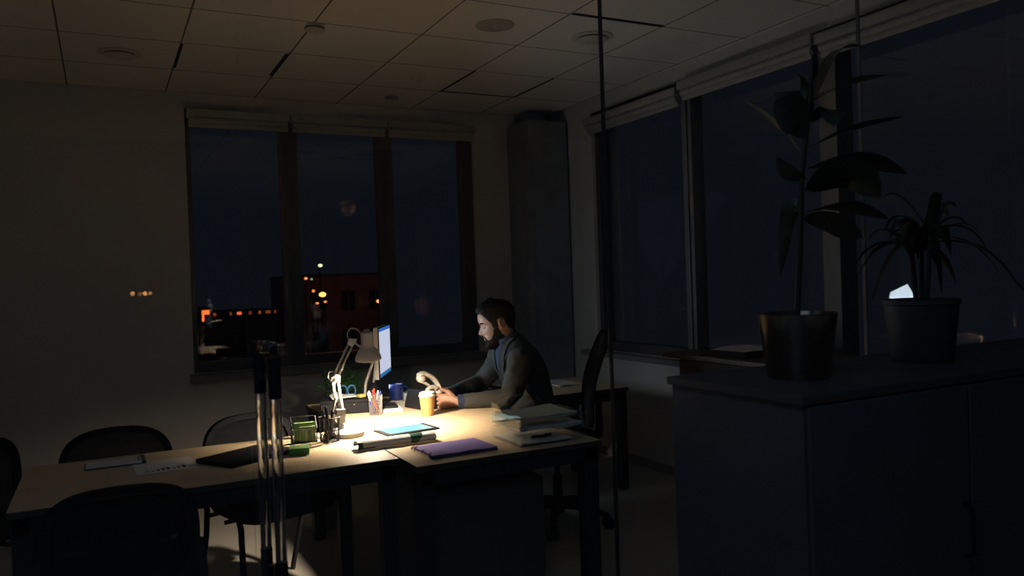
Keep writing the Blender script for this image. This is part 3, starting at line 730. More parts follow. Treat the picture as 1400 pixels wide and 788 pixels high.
def papers(lb, x0, x1, y0, y1, z, h, wav, rz=0.0, m=paper_m):
    b = B(); 
    for q in range(3):
        g = [[(x0+(x1-x0)*i/10, y0+(y1-y0)*j/5, z + h*(q+.5)/3 + wav*math.sin(i*.6+q)*math.sin(j*.8+1+q) + (wav*1.2 if i > 6 else 0)*(max(0, i-6)/4)**1.5) for i in range(11)] for j in range(6)]
        b.sheet(g, h/3.2)
    return tag(obj('paper_stack', b, m, None, True, (1.41, 2.735, Z), rz), lb, 'papers')
papers('thick pile of white papers on the top tier of the letter tray', .012, .27, .008, .232, .102, .010, .003, m=mat('greenish paper', (.60,.62,.50), rough=.8))
papers('wavy white papers on the middle tier of the letter tray', .010, .29, .006, .235, .059, .009, .004)
papers('thin white papers on the bottom tier of the letter tray', .010, .24, .004, .235, .009, .006, .0008)
b = B(); b.box(.02, .09, -.0, .05, .0, .0, ) if False else None
flat('paper_sheet', 'blue tinted sheet in the back of the middle tray tier', 'paper', 0, .05, 0, .05, (1.418, 2.90, Z+.072), .0, mat('blue paper', (.45,.62,.70), rough=.8), .003)
t = thing('bead_bracelet', 'string of dark red beads on the papers in the bottom tray tier', 'bracelet', (1.535, 2.785, Z+.018))
bead = mat('dark red bead', (.05, .015, .015), rough=.25)
for k in range(8):
    b = B(); b.sphere((-.04+.0115*k, .006*math.sin(k*1.3), .007), .007, n=12, m=8); obj('bead', b, bead, t)
# black box with papers on top
t = thing('storage_box', 'flat black box under papers and scissors at the left of the desk', 'box', (1.095, 4.06, Z), -.86+.60)
b = B(); b.box(-.125, .125, -.09, .09, 0, .055, .004); obj('body', b, black_m, t)
b = B(); b.box(-.128, .128, -.093, .093, .055, .070, .005); l = obj('lid', b, black_m, t)
b = B(); b.sphere((.04, -.0915, .045), .002); obj('indicator', b, mat('led', (.8,.7,.5), emis=(1,.8,.5), estr=1.0), t)
b = B(); g = [[(-.06+.12*i/6, -.045+.09*j/4, .004 + .022*math.exp(-((i-1.5)/1.3)**2)*(j/4) + .006*(i/6)) for i in range(7)] for j in range(5)]; b.sheet(g, .004)
tag(obj('paper_stack', b, paper_m, None, True, (1.075, 4.045, Z+.072), -.1), 'crumpled white papers lying on the black box', 'papers')
b = B(); b.box(-.018,.018,-.018,.018,0,.014,.001); tag(obj('note_pad', b, mat('yellow pad', (.72,.55,.18), rough=.8), None, True, (1.165, 4.025, Z+.071), .3), 'small yellow note pad on the black box beside the papers', 'note pad')
t = thing('scissors', 'scissors with blue looped handles on the black box', 'scissors', (1.115, 4.10, Z+.071), -.2)
sb = mat('blue handle plastic', (.05, .18, .42), rough=.35)
for s in (-1, 1):
    b = B(); c = Vector((-.035*s*.6, 0, .030)); pts = [c + Vector((.020*math.cos(a)*1.0, .006*s, .026*math.sin(a))) for a in [2*PI*i/20 for i in range(21)]]; b.tube(pts, .0042, 8); b.tube([c+Vector((.016*s*.3, .006*s, -.024)), (.01, 0, .004), (.045, 0, .003)], .004, 8); obj('handle_loop', b, sb, t)
b = B(); b.box(.035, .12, -.004, .004, .0, .003); obj('blade', b, steel_m, t)
# books right of pens
b = B(); b.box(-.055, .055, -.08, .08, 0, .013, .002); tag(obj('book', b, paper_m, None, True, (1.295, 3.955, Z), -.20), 'white notebook lying under the black one, right of the silver cup', 'notebook')
b = B(); b.box(-.05, .045, -.055, .075, 0, .012, .002); tag(obj('book', b, black_m, None, True, (1.29, 3.97, Z+.0132), -.20), 'small black notebook on top of the white one', 'notebook')
# blue mug
t = thing('mug', 'dark blue mug behind the notebooks', 'mug', (1.44, 4.275, Z))
nb = mat('navy ceramic', (.015, .03, .17), rough=.25)
b = B(); b.lathe([(.001,.004),(.034,.004),(.036,0),(.039,.006),(.040,.085),(.0375,.087),(.036,.083),(.035,.012),(.001,.010)], n=36); obj('body', b, nb, t)
b = B(); b.tube(smooth([(.038,.0,.07),(.06,.0,.066),(.066,.0,.045),(.055,.0,.024),(.038,.0,.02)]), .0045, 8); obj('handle', b, nb, t)
# note cube (white)
t = thing('note_box', 'small clear box of white note paper between mug and phone', 'note box', (1.50, 4.16, Z), .1)
b = B(); b.box(-.042, .042, -.042, .042, .003, .040, .001); obj('note_paper', b, mat('cream paper', (.68,.62,.52), rough=.8), t)
b = B()
for q in ((-.047,.047,-.047,-.044),(-.047,.047,.044,.047),(-.047,-.044,-.044,.044),(.044,.047,-.044,.044)): b.box(q[0],q[1],q[2],q[3],0,.050)
obj('holder', b, acryl_m, t, False)
# black papers behind the arms, on the low desk
t = thing('binder', 'black binder with papers on the low desk, seen past the forearms', 'binder', (2.12, 4.72, .667), .1)
b = B(); b.box(-.14, .14, -.15, .15, 0, .03, .004); obj('cover', b, black_m, t)
b = B(); b.sheet([[(-.13+.26*i/6, -.13+.26*j/4, .036+.012*math.sin(i*.9)) for i in range(7)] for j in range(5)], .004); obj('paper', b, mat('grey paper', (.25,.27,.26), rough=.8), t)
b = B(); b.sheet([[(-.10+.2*i/6, -.13+.26*j/4, .006+.005*math.sin(i*.9+j)) for i in range(7)] for j in range(5)], .005)
tag(obj('paper_stack', b, paper_m, None, True, (2.72, 4.68, .667), .2), 'grey papers on the low desk between the man and his chair back', 'papers')
# waste bin
t = thing('waste_bin', 'tapered grey waste bin with a black liner under the desk', 'bin', (1.06, 4.62, 0))
b = B(); b.lathe([(.001,.004),(.095,.004),(.10,0),(.125,.26),(.128,.262),(.121,.26),(.097,.008),(.001,.008)], n=32); obj('bucket', b, mat('grey bin plastic', (.30,.29,.26), rough=.5), t)
b = B(); b.lathe([(.126+.003*(k%2), z) for k, z in enumerate((.17,.2,.23,.255,.27))]+[(.118,.268),(.112,.2)], n=32); obj('liner', b, black_m, t)

# ------------------------------------------------------------------ plants
def leaf_strip(b, pts, wmax, up=Vector((0,0,1)), fold=.15, pw=.8, peak=.45):
    n = len(pts)-1; g = []
    for i, p in enumerate(pts):
        tt = i/n; w = wmax * (max(0.0, math.sin(PI*min(1, max(0, tt**(math.log(.5)/math.log(peak)))))) ** pw) + .0008
        d = (pts[min(i+1,n)] - pts[max(i-1,0)]).normalized(); s = d.cross(up)
        if s.length < 1e-3: s = Vector((1,0,0))
        s.normalize(); nn = s.cross(d).normalized()
        g.append([p - s*w + nn*w*fold, p - s*w*.5 + nn*w*fold*.35, p, p + s*w*.5 + nn*w*fold*.35, p + s*w + nn*w*fold])
    b.sheet(g, .0012)
leaf_m = mat('dark green leaf', (.022, .036, .022), rough=.45, var=.25, scale=12)
leaf2_m = mat('striped green leaf', (.05, .065, .03), rough=.5, var=.35, scale=18)
soil_m = mat('soil', (.03, .022, .016), rough=1, var=.4, scale=60, bump=.6)
CR = Vector((.8895, -.4557, -.0344)); CU = Vector((.0367, -.0039, .9993)); CF = Vector((.4555, .8901, -.0132))
def ray(px_, py_, depth): return Vector((0,0,1.4)) + (CR*((px_-700)/1093.5) - CU*((py_-394)/1093.5) + CF)*depth
# tall rubber plant
pc = Vector((1.80, 1.70, 1.08))
t = thing('potted_rubber_plant', 'tall big leaved plant in a steel coloured pot on the dark cabinet', 'potted plant', pc)
b = B(); b.lathe([(.001,.002),(.080,.002),(.084,0),(.087,.004),(.112,.185),(.114,.188),(.108,.188),(.105,.17),(.001,.165)], n=48, cap=False); obj('pot', b, mat('brushed metal pot', (.42,.34,.27), rough=.2, metal=1), t)
b = B(); b.lathe([(.105,.165),(.05,.172),(.001,.17)], n=32); obj('soil', b, soil_m, t)
D1 = (pc + Vector((0,0,.5))).dot(CF)
def at(px_, py_, dd=0.0): return ray(px_, py_, (pc - Vector((0,0,1.4))).dot(CF) + dd) - pc
stem = smooth([Vector((0,0,.165)), at(1092, 380), at(1096, 260), at(1104, 170), at(1112, 75)])
b = B(); b.tube(stem, [.009]*(len(stem)//2) + [.006]*(len(stem)-len(stem)//2), 8); obj('stem', b, leaf_m, t)
leaves = [((1106,150,0),(1140,75,.02),(1180,62,.05),.030,(0,0,1)), ((1110,140,0),(1150,118,.06),(1213,103,.10),.042,(.2,.1,1)),
          ((1105,170,0),(1135,150,-.05),(1140,172,-.08),.045,(0,0,1)), ((1104,165,0),(1085,130,.04),(1098,190,.02),.055,(.45,.89,0)),
          ((1100,140,0),(1098,110,.02),(1078,92,.05),.012,(0,0,1)), ((1108,200,0),(1165,178,.02),(1235,160,.06),.040,(0,.2,1)),
          ((1100,215,0),(1060,170,.05),(1018,138,.09),.028,(.3,0,1)), ((1102,230,0),(1170,222,.05),(1240,238,.08),.060,(.1,.2,1)),
          ((1100,260,0),(1160,240,-.04),(1205,270,-.07),.075,(.3,.5,1)), ((1100,290,0),(1150,285,.06),(1215,300,.1),.06,(.1,.1,1)),
          ((1098,300,0),(1140,310,-.05),(1180,325,-.08),.055,(.3,.6,1)), ((1098,285,0),(1080,290,.04),(1066,380,.06),.025,(.45,.89,0)),
          ((1106,120,0),(1116,90,.03),(1112,62,.05),.010,(0,1,0)), ((1102,190,0),(1080,150,-.03),(1075,185,-.05),.05,(.4,.8,.2)),
          ((1102,245,0),(1080,240,.0),(1062,215,-.02),.03,(.3,.3,1))]
for a, m_, e, wd, up in leaves:
    b = B(); leaf_strip(b, smooth([at(*a), at(*m_), at(*e)], 6), wd, Vector(up)); obj('leaf', b, leaf2_m if wd in (.028, .025) else leaf_m, t)
b = B(); pts = [at(1112 + 5*math.cos(a), 70 + 6*math.sin(a)) for a in [2*PI*i/16 for i in range(14)]]; b.tube(pts, .0016, 5); obj('tendril', b, leaf_m, t)
# second plant
pc = Vector((2.40, 1.735, 1.08))
t = thing('potted_dracaena', 'bushy long leaved plant in a wide dull pot at the right', 'potted plant', pc)
b = B(); b.lathe([(.001,.002),(.085,.002),(.090,0),(.094,.005),(.113,.185),(.118,.187),(.118,.202),(.110,.203),(.107,.18),(.001,.178)], n=48); obj('pot', b, mat('dull grey pot', (.055,.057,.062), rough=.6), t)
b = B(); b.lathe([(.107,.18),(.05,.186),(.001,.185)], n=32); obj('soil', b, soil_m, t)
stems = [Vector((-.02,0,0)), Vector((.02,.01,0)), Vector((.0,-.02,0))]
for k, s in enumerate(stems):
    b = B(); b.tube([s+Vector((0,0,.18)), s*1.6+Vector((0,0,.30)), s*2+Vector((0,0,.38+.04*k))], .008, 8); obj('stem', b, mat('brown stem', (.04,.035,.03), rough=.8) if k == 0 else bpy.data.materials['brown stem'], t)
rnd = random.Random(3)
for k in range(34):
    s = stems[k % 3]*2; a = k*2.4; el = rnd.uniform(.0, 1.25); Ln = rnd.uniform(.16, .30)
    o0 = s + Vector((0,0,.33+.05*rnd.random()+.02*(k%3)))
    d = Vector((math.cos(a)*math.cos(el), math.sin(a)*math.cos(el), math.sin(el)))
    pts = [o0 + d*Ln*q - Vector((0,0,1))*(.30*Ln*q*q*(1.5-el*.6)*1.8*q) for q in [i/8 for i in range(9)]]
    # keep the leaves off the glass
    pts = [Vector((p.x, min(p.y, YG-.03-pc.y), max(p.z, .21))) for p in pts]
    b = B(); leaf_strip(b, pts, rnd.uniform(.011, .018), fold=.3, pw=.6, peak=.4); obj('leaf', b, leaf2_m if k % 6 == 0 else leaf_m, t)
# desk plant
t = thing('potted_fern', 'small bushy green plant on the desk behind the lamp', 'potted plant', (1.16, 4.335, Z))
b = B(); b.lathe([(.001,.002),(.040,.002),(.043,0),(.055,.075),(.058,.077),(.053,.077),(.05,.066),(.001,.062)], n=32); obj('pot', b, black_m, t)
gm = mat('fresh green leaf', (.03, .12, .03), rough=.5, var=.3, scale=30)
rnd = random.Random(5)
for k in range(88):
    a = rnd.uniform(0, 2*PI); el = rnd.uniform(.25, 1.35); Ln = rnd.uniform(.09, .20)
    d = Vector((math.cos(a)*math.cos(el), math.sin(a)*math.cos(el)*.8, math.sin(el)))
    o0 = Vector((rnd.uniform(-.02,.02), rnd.uniform(-.02,.02), .065)); b = B()
    pts = [o0 + d*Ln*q - Vector((0,0,.05*q*q)) for q in [i/4 for i in range(5)]]
    b.tube(pts, [.001]*5, 4)
    for q in (1,2,3,4):
        for s in (-1,1):
            sd = d.cross(Vector((0,0,1))).normalized()*s
            leaf_strip(b, [pts[q], pts[q]+(sd*.8+d*.6)*.010, pts[q]+(sd*.8+d*.6)*.022], .0045, pw=.7)
    obj('frond', b, gm, t)

# ------------------------------------------------------------------ the man
PR = Vector((2.13, 3.93, 0))
man = thing('person', 'bearded dark haired man in a charcoal jacket seated at the lit desk using the phone', 'person', PR)
W = lambda x, y, z: Vector((x, y, z)) - PR
skin_m = mat('skin', (.36, .20, .13), rough=.5, var=.05, scale=60)
skin_m.node_tree.nodes['Principled BSDF'].inputs['Subsurface Weight'].default_value = .08
hair_m = mat('black hair', (.007, .006, .006), spec=.15, rough=.8, var=.5, scale=140, bump=1.0)
beard_m = mat('dark beard', (.014, .009, .007), spec=.15, rough=.9, var=.5, scale=260, bump=.8)
jack_m = mat('charcoal jersey jacket', (.058, .058, .054), spec=.2, rough=.95, var=.12, scale=90, bump=.25)
shirt_m = mat('navy shirt', (.018, .028, .062), rough=.9, var=.1, scale=90)
trou_m = mat('dark trousers', (.015, .017, .024), rough=.95)
def lerp_tab(tab, z):
    if z <= tab[0][0]: return tab[0][1]
    for (a, va), (b_, vb) in zip(tab, tab[1:]):
        if z <= b_:
            u = (z-a)/(b_-a); u = u*u*(3-2*u)*.35 + u*.65
            return va + (vb-va)*u
    return tab[-1][1]
FR = [(-.112,.040),(-.106,.068),(-.097,.082),(-.085,.086),(-.072,.081),(-.060,.089),(-.053,.087),(-.046,.090),(-.036,.086),(-.02,.087),(0,.086),(.014,.083),(.026,.090),(.036,.096),(.055,.097),(.078,.090),(.098,.072),(.114,.045),(.124,.015),(.128,-.01)]
BK = [(-.112,.0),(-.104,-.022),(-.085,-.048),(-.06,-.066),(-.03,-.082),(0,-.094),(.03,-.102),(.06,-.101),(.09,-.083),(.11,-.058),(.122,-.03),(.128,-.011)]
WD = [(-.112,.020),(-.104,.032),(-.09,.045),(-.07,.055),(-.045,.063),(-.01,.070),(.03,.075),(.06,.075),(.09,.062),(.11,.043),(.122,.022),(.128,.001)]
NS = [(-.112,0),(-.040,0),(-.034,.010),(-.026,.024),(-.019,.027),(-.010,.021),(.010,.011),(.024,.004),(.034,0),(.128,0)]
def head_pt(phi, z, off=0.0):
    f, bk, w = lerp_tab(FR, z), lerp_tab(BK, z), lerp_tab(WD, z)
    m = min(f, max(bk, -.012)); c, s = math.cos(phi), math.sin(phi)
    sp = math.copysign(abs(s) ** .88, s)
    x = m + ((f-m) if c > 0 else (m-bk)) * math.copysign(abs(c) ** .92, c); y = w * sp
    if c > 0:
        nw = .011 + .006 * math.exp(-((z+.026)/.010)**2)
        x += lerp_tab(NS, z) * math.exp(-(y/nw)**2)
        for sy in (-1, 1):
            x -= .009 * math.exp(-(((y-sy*.030)/.014)**2 + ((z-.010)/.011)**2))
            x += .004 * math.exp(-(((y-sy*.031)/.011)**2 + ((z-.008)/.006)**2))
            x += .004 * math.exp(-(((y-sy*.042)/.016)**2 + ((z+.018)/.014)**2))
        x += .004 * math.exp(-((y/.020)**2 + ((z+.0475)/.0035)**2)) + .005 * math.exp(-((y/.018)**2 + ((z+.0585)/.004)**2))
    p = Vector((x, y, z))
    if off:
        n = Vector(((x-m)*1.0, y*1.4, (z-.01)*.55 + (.4*max(0, z-.06)))); n.normalize(); p += n*off
    return p
MS = Vector((.035, .075, 0))
HM = Matrix.Translation(W(1.973, 4.045, 1.137)) @ RZ(math.radians(158)) @ Matrix.Rotation(math.radians(14), 4, 'Y') @ Matrix.Scale(1.06, 4)
NP, NZ = 112, 72
ZS = [-.112 + .240*(i/NZ) for i in range(NZ+1)]
def head_shell(maskf, offf):
    bm = bmesh.new(); G = []; K = []
    for z in ZS:
        row = []; kr = []
        for j in range(NP):
            phi = -PI + 2*PI*j/NP; k = maskf(phi, z)
            kk = max(0, min(1, k)); kk = kk*kk*(3-2*kk)
            row.append(bm.verts.new(HM @ head_pt(phi, z, -.003 + (offf(phi, z)+.003)*kk))); kr.append(k)
        G.append(row); K.append(kr)
    for i in range(NZ):
        for j in range(NP):
            j2 = (j+1) % NP
            if max(K[i][j], K[i][j2], K[i+1][j], K[i+1][j2]) > 0: bm.faces.new((G[i][j], G[i][j2], G[i+1][j2], G[i+1][j]))
    if max(K[-1]) > 0: bm.faces.new(G[-1])
    bmesh.ops.delete(bm, geom=[v for v in bm.verts if not v.link_faces], context='VERTS')
    return bm
def tab(t, x):
    for (a, va), (b_, vb) in zip(t, t[1:]):
        if x <= b_: return va + (vb-va)*(x-a)/(b_-a)
    return t[-1][1]
HL = [(0,.076),(.45,.080),(.75,.066),(.98,.040),(1.08,.015),(1.14,-.015),(1.42,-.018),(1.46,.028),(1.78,.026),(1.86,-.010),(2.05,-.034),(2.3,-.044),(PI,-.052)]
def hmask(phi, z): return (z - tab(HL, abs(phi)))/.016
def hoff(phi, z):
    a = abs(phi); u = max(0, min(1, (z-.03)/.06))
    return .003 + .010*u + .010*math.exp(-(a/1.0)**2)*max(0, min(1, (z-.065)/.03)) + .0022*noise.noise(Vector((phi*6, z*90, 1)))
BT = [(0,-.0330),(.33,-.0345),(.42,-.052),(.60,-.060),(.85,-.055),(1.05,-.034),(1.16,-.005),(1.42,-.006),(1.5,-.040),(1.75,-.075),(1.9,-.13),(PI,-.2)]
def bmask(phi, z):
    a = abs(phi); k = (tab(BT, a)-z)/.010
    if a < .24 and -.0635 < z < -.0435: k = -1
    return k
def boff(phi, z):
    a = abs(phi); return .0032 + .011*math.exp(-(a/.6)**2)*max(0, min(1, (-.066-z)/.02)) + .0012*noise.noise(Vector((phi*14, z*200, 4)))

def skin_tube(b, pts, rs, n=14, k=4):
    P = smooth(pts, k); R_ = []
    for i in range(len(P)):
        q = i/k; a = min(int(q), len(rs)-1); c_ = min(a+1, len(rs)-1); R_.append(rs[a] + (rs[c_]-rs[a])*(q-a))
    b.tube(P, R_, n)
    b.sphere(P[0], R_[0]); b.sphere(P[-1], R_[-1])
def hand(b, wrist, u, s, n, curl, thumb_out=.7, spread=.06):
    u = Vector(u).normalized(); s = (Vector(s) - u*Vector(s).dot(u)).normalized(); n = Vector(n) ; n = (n - u*n.dot(u) - s*n.dot(s)).normalized()
    rings = []
    for (d, w_, t_) in ((-.02,.025,.020),(0,.026,.019),(.02,.033,.018),(.05,.040,.0165),(.078,.041,.0145),(.090,.037,.011)):
        rings.append(b.ring(wrist + u*d, s, n, w_, t_, 18, .8))
    b.loft(rings)
    for k, (off, ln) in enumerate(((.0305,.070),(.0105,.078),(-.0095,.073),(-.029,.057))):
        p = wrist + u*(.082 - abs(k-1)*.003) + s*off; d = (u + s*spread*(1.5-k)*.5).normalized(); pts = [p - d*.015, p]; c_ = curl[k]
        for q, L_ in enumerate((.45,.30,.25)):
            a = c_*(.7 if q == 0 else 1.0); d = (Matrix.Rotation(a, 3, n.cross(u)) @ d).normalized(); p = p + d*ln*L_; pts.append(p)
        r0 = .0088 if k < 3 else .0076
        b.tube(pts, [r0, r0, r0*.93, r0*.86, r0*.72], 10); b.sphere(pts[-1], r0*.72, n=10, m=8)
        for pp, rr in zip(pts[1:-1], (r0, r0*.95, r0*.9)): b.sphere(pp, rr*1.02, n=10, m=8)
    p = wrist + u*.018 + s*.022 - n*.004; d1 = (u*.75 + s*thumb_out - n*.15).normalized(); d2 = (u*1.0 + s*.25 - n*.35).normalized()
    pts = [p, p + d1*.036, p + d1*.036 + d2*.030, p + d1*.036 + d2*.054]
    b.tube(pts, [.015,.0115,.0095,.0075], 10); b.sphere(pts[-1], .0075, n=10, m=8); b.sphere(pts[1], .0118, n=10, m=8); b.sphere(pts[2], .0097, n=10, m=8)

shL, elL, wrL = W(1.985, 3.80, .945), W(1.825, 3.665, .785), W(1.605, 3.745, .777)
shR, elR, wrR = W(2.055, 4.19, .945), W(1.93, 4.22, .795), W(1.675, 4.01, .785)
uL = Vector((-.82, .57, .02)); uR = Vector((-.93, -.30, .10))
b = B()
for i in range(1): 
    rows = [[b.bm.verts.new(HM @ head_pt(-PI + 2*PI*j/NP, z)) for j in range(NP)] for z in ZS]; b.loft(rows)
# ears
for s in (-1, 1):
    EM = HM @ Matrix.Translation((-.014, s*.070, .006)) @ Matrix.Scale(.74, 4) @ Matrix.Rotation(s*math.radians(22), 4, 'Z') @ Matrix.Rotation(math.radians(-10), 4, 'Y')
    b.sphere((0, s*.004, 0), .030, sx=.55, sy=.18, sz=1.0, M=EM)
    pts = [EM @ Vector((.018*math.cos(a) - .002 + .004*math.sin(a), s*.010, .032*math.sin(a)*(1.0 if math.sin(a) > 0 else .85))) for a in [math.radians(q) for q in range(-150, 190, 14)]]
    b.tube(pts, [.0042]*len(pts), 8)
    b.sphere((.002, s*.006, -.027), .0085, M=EM)
neck = [W(2.065, 4.0, .93), W(2.04, 4.005, 1.00), W(2.005, 4.025, 1.07), W(1.99, 4.035, 1.13)]
skin_tube(b, neck, [.075,.060,.054,.054], 20)
skin_tube(b, [W(2.14,3.95,.60), W(2.125,3.97,.75), W(2.085,4.0,.90), W(2.035,4.005,.99)], [.10,.09,.09,.055], 18)
for S, E_, Wr in ((shL, elL, wrL), (shR, elR, wrR)):
    skin_tube(b, [W(2.075,4.0,.92), S, E_, Wr], [.05,.045,.026,.022], 14, 5)
for y in (3.84, 4.03):
    skin_tube(b, [W(2.10,y,.60), W(1.76,y,.575), W(1.80,y,.13)], [.07,.05,.035], 14, 5)
hand(b, wrL + uL*.026, uL, (0.05,0,1), (-.57,-.82,0), (.25,.3,.35,.4), .8)
hand(b, wrR + uR*.026 + Vector((0,0,.012)), uR, (.30,-.93,.1), (.1,0,1), (.35,.38,.42,.5), .6)
body = obj('body', b, skin_m, man)
md = body.modifiers.new('skin', 'REMESH'); md.mode = 'VOXEL'; md.voxel_size = .0030; md.use_smooth_shade = True
md = body.modifiers.new('soften', 'SMOOTH'); md.factor = .5; md.iterations = 2
hair = head_shell(hmask, hoff); obj('hair', hair, hair_m, man)
obj('beard', head_shell(bmask, boff), beard_m, man)
for s in (-1, 1):
    b = B(); pts = [HM @ (head_pt(s*a, z_) + Vector((.002, 0, 0))) for a, z_ in ((.20,.026),(.32,.031),(.46,.033),(.62,.029))]
    b.tube(smooth(pts, 4), [.0022]+[.0036]*11+[.0018], 8); obj('eyebrow', b, hair_m, man)
    b = B(); pts = [HM @ (head_pt(s*a, z_) + Vector((.0008, 0, 0))) for a, z_ in ((.30,.006),(.40,.003),(.50,.004),(.58,.007))]
    b.tube(smooth(pts, 4), .0013, 6); obj('eyelid', b, hair_m, man)
b = B(); pts = [HM @ (head_pt(a, -.0525) + Vector((.001,0,0))) for a in (-.25,-.1,0,.1,.25)]; b.tube(smooth(pts,4), .0024, 6); obj('lips', b, mat('lips', (.36,.15,.12), rough=.5), man)
# jacket
b = B(); rings = []
F_ = Vector((-.978, .208, 0)); Sd = Vector((-.208, -.978, 0))
for (x, z, rf, rl, tl) in ((2.13,.52,.125,.175,0),(2.13,.60,.122,.168,0),(2.115,.72,.122,.172,.05),(2.085,.82,.130,.185,.12),(2.055,.90,.128,.205,.2),(2.035,.95,.118,.20,.3),(2.02,.985,.100,.165,.4),(2.015,1.015,.080,.115,.45),(2.00,1.045,.068,.078,.5)):
    uu = (F_ - Vector((0,0,tl))).normalized()
    k_ = min(1, max(0, (z-.55)/.4)); rings.append(b.ring(W(x+.03*k_, 3.95+.055*k_, z), uu, Sd, rf, rl, 40, .9))
b.loft(rings)
for S, E_, Wr, u_ in ((shL, elL, wrL, uL), (shR, elR, wrR, uR)):
    Wc = Wr + (E_-Wr).normalized()*.02
    skin_tube(b, [S + (W(2.075,4.0,.93)-S)*.35, S, S.lerp(E_, .5) + Vector((.010,0,-.004)), E_, E_.lerp(Wc, .5), Wc], [.075,.074,.062,.053,.046,.038], 20, 5)
jk = obj('jacket', b, jack_m, man)
md = jk.modifiers.new('cloth', 'REMESH'); md.mode = 'VOXEL'; md.voxel_size = .007; md.use_smooth_shade = True
md = jk.modifiers.new('soften', 'SMOOTH'); md.factor = .5; md.iterations = 8
tx = bpy.data.textures.new('folds', 'CLOUDS'); tx.noise_scale = .055; tx.noise_depth = 1
md = jk.modifiers.new('folds', 'DISPLACE'); md.texture = tx; md.strength = .013; md.mid_level = .5; md.texture_coords = 'LOCAL'
# shirt collar, placket and cuffs
b = B()
for (r1, z1, x1), (r2, z2, x2) in zip(((.070,1.015,2.008),(.066,1.05,1.990)), ((.066,1.05,1.990),(.062,1.078,1.968))):
    A = b.ring(W(x1+.035,4.01,z1), (F_-Vector((0,0,.45))).normalized(), Sd, r1, r1*.93, 32); C_ = b.ring(W(x2+.035,4.018,z2), (F_-Vector((0,0,.5))).normalized(), Sd, r2, r2*.93, 32)
    b.bridge(A, C_)
sh_ = obj('shirt_collar', b, shirt_m, man); md = sh_.modifiers.new('thick', 'SOLIDIFY'); md.thickness = .006; md.offset = 0
b = B(); b.sheet([[W(x+.033,4.0,z) + Sd*q*w_ + F_*0.0 for q in (-1,-.3,.3,1)] for (x, z, w_) in ((1.935,1.035,.045),(1.908,.98,.045),(1.915,.90,.03),(1.945,.80,.012))], .006); obj('shirt_front', b, shirt_m, man)
for s in (-1, 1):
    b = B(); g = []
    for (x, z, y0, w_) in ((1.975,1.065,.060,.020),(1.93,1.035,.068,.030),(1.905,.98,.062,.036),(1.905,.90,.042,.034),(1.935,.82,.014,.012)):
        g.append([W(x + .033 + (.004 if q else -.002), 4.0, z) + Sd*s*(y0 + q*w_) - F_*q*.014 for q in (0,.5,1)])
    b.sheet(g, .006); obj('lapel', b, jack_m, man)
for E_, Wr, nm in ((elL, wrL, 'cuff'), (elR, wrR, 'cuff')):
    d = (Wr-E_).normalized(); b = B(); b.tube([Wr - d*.035, Wr - d*.002, Wr + d*.018], [.036,.0365,.036], 24); obj(nm, b, shirt_m, man)
b = B()
for y in (3.84, 4.03): skin_tube(b, [W(2.12,y,.59), W(1.95,y,.60), W(1.75,y,.58), W(1.77,y,.35), W(1.80,y,.10)], [.09,.085,.068,.058,.055], 20, 4)
tr = obj('trousers', b, trou_m, man); md = tr.modifiers.new('cloth', 'REMESH'); md.mode = 'VOXEL'; md.voxel_size = .01; md.use_smooth_shade = True
for y in (3.84, 4.03):
    b = B(); rg = [b.ring(W(x, y, z), (0,1,0), (0,0,1), w_, h, 16, .8) for x, z, w_, h in ((1.86,.045,.03,.035),(1.82,.05,.038,.048),(1.76,.045,.042,.043),(1.68,.032,.046,.030),(1.61,.026,.036,.024),(1.59,.022,.02,.014))]; b.loft(rg); obj('shoe', b, black_m, man)


# ------------------------------------------------------------------ outside
brick_m = mat('red brick facade', (.13, .062, .05), rough=.9, var=.2, scale=2)
t = thing('apartment_building', 'dim reddish building with rows of windows outside the back window', 'building', (9.3, 33.0, -12))
b = B(); b.box(-2.2, 1.3, -1, 6, 0, 13.7, .02); obj('wall', b, brick_m, t, False)
b = B(); b.box(-2.25, 1.35, -1.05, 6.05, 13.7, 13.8, .02); obj('roof_edge', b, mat('dark roof', (.02,.02,.02), rough=.9), t, False)
dw = mat('dark outdoor window', (.01,.012,.015), rough=.7, spec=.1)
for zz in (9.0, 10.9, 12.5):
    for k in range(3):
        x = -1.85 + k*1.15
        b = B(); b.box(x, x+.55, -1.04, -1.001, zz-.2, zz+.6, .01); w_ = obj('window', b, dw, t, False)
        b = B(); b.box(x+.26, x+.29, -1.06, -1.041, zz-.2, zz+.6); obj('window_bar', b, mat('dim frame', (.08,.06,.05)) if (zz == 9.0 and k == 0) else bpy.data.materials['dim frame'], w_, False)
lamps = [((6.82,28,2.05),.06,(.85,1,.45),2.2,'greenish white street lamp, highest light in the back window'),
         ((6.30,28,1.61),.05,(1,.35,.12),1.4,'small orange street lamp at the left edge of the middle pane'),
         ((6.50,28,1.58),.035,(.5,.8,.4),.6,'faint green lamp next to the small orange one'),
         ((6.67,28.6,1.16),.06,(1,.30,.06),1.2,'dim orange street lamp left of the brightest yellow one'),
         ((6.75,27.55,1.035),.10,(1,.45,.10),3.2,'brightest yellow orange street lamp outside the middle pane'),
         ((6.57,27.6,.74),.045,(1,.28,.08),1.4,'lower left small orange lamp under the brightest one'),
         ((6.95,28,.77),.045,(1,.28,.08),1.4,'lower right small orange lamp under the brightest one'),
         ((8.895,28,.706),.075,(1,.42,.16),1.8,'single orange street lamp at the right of the middle pane')]
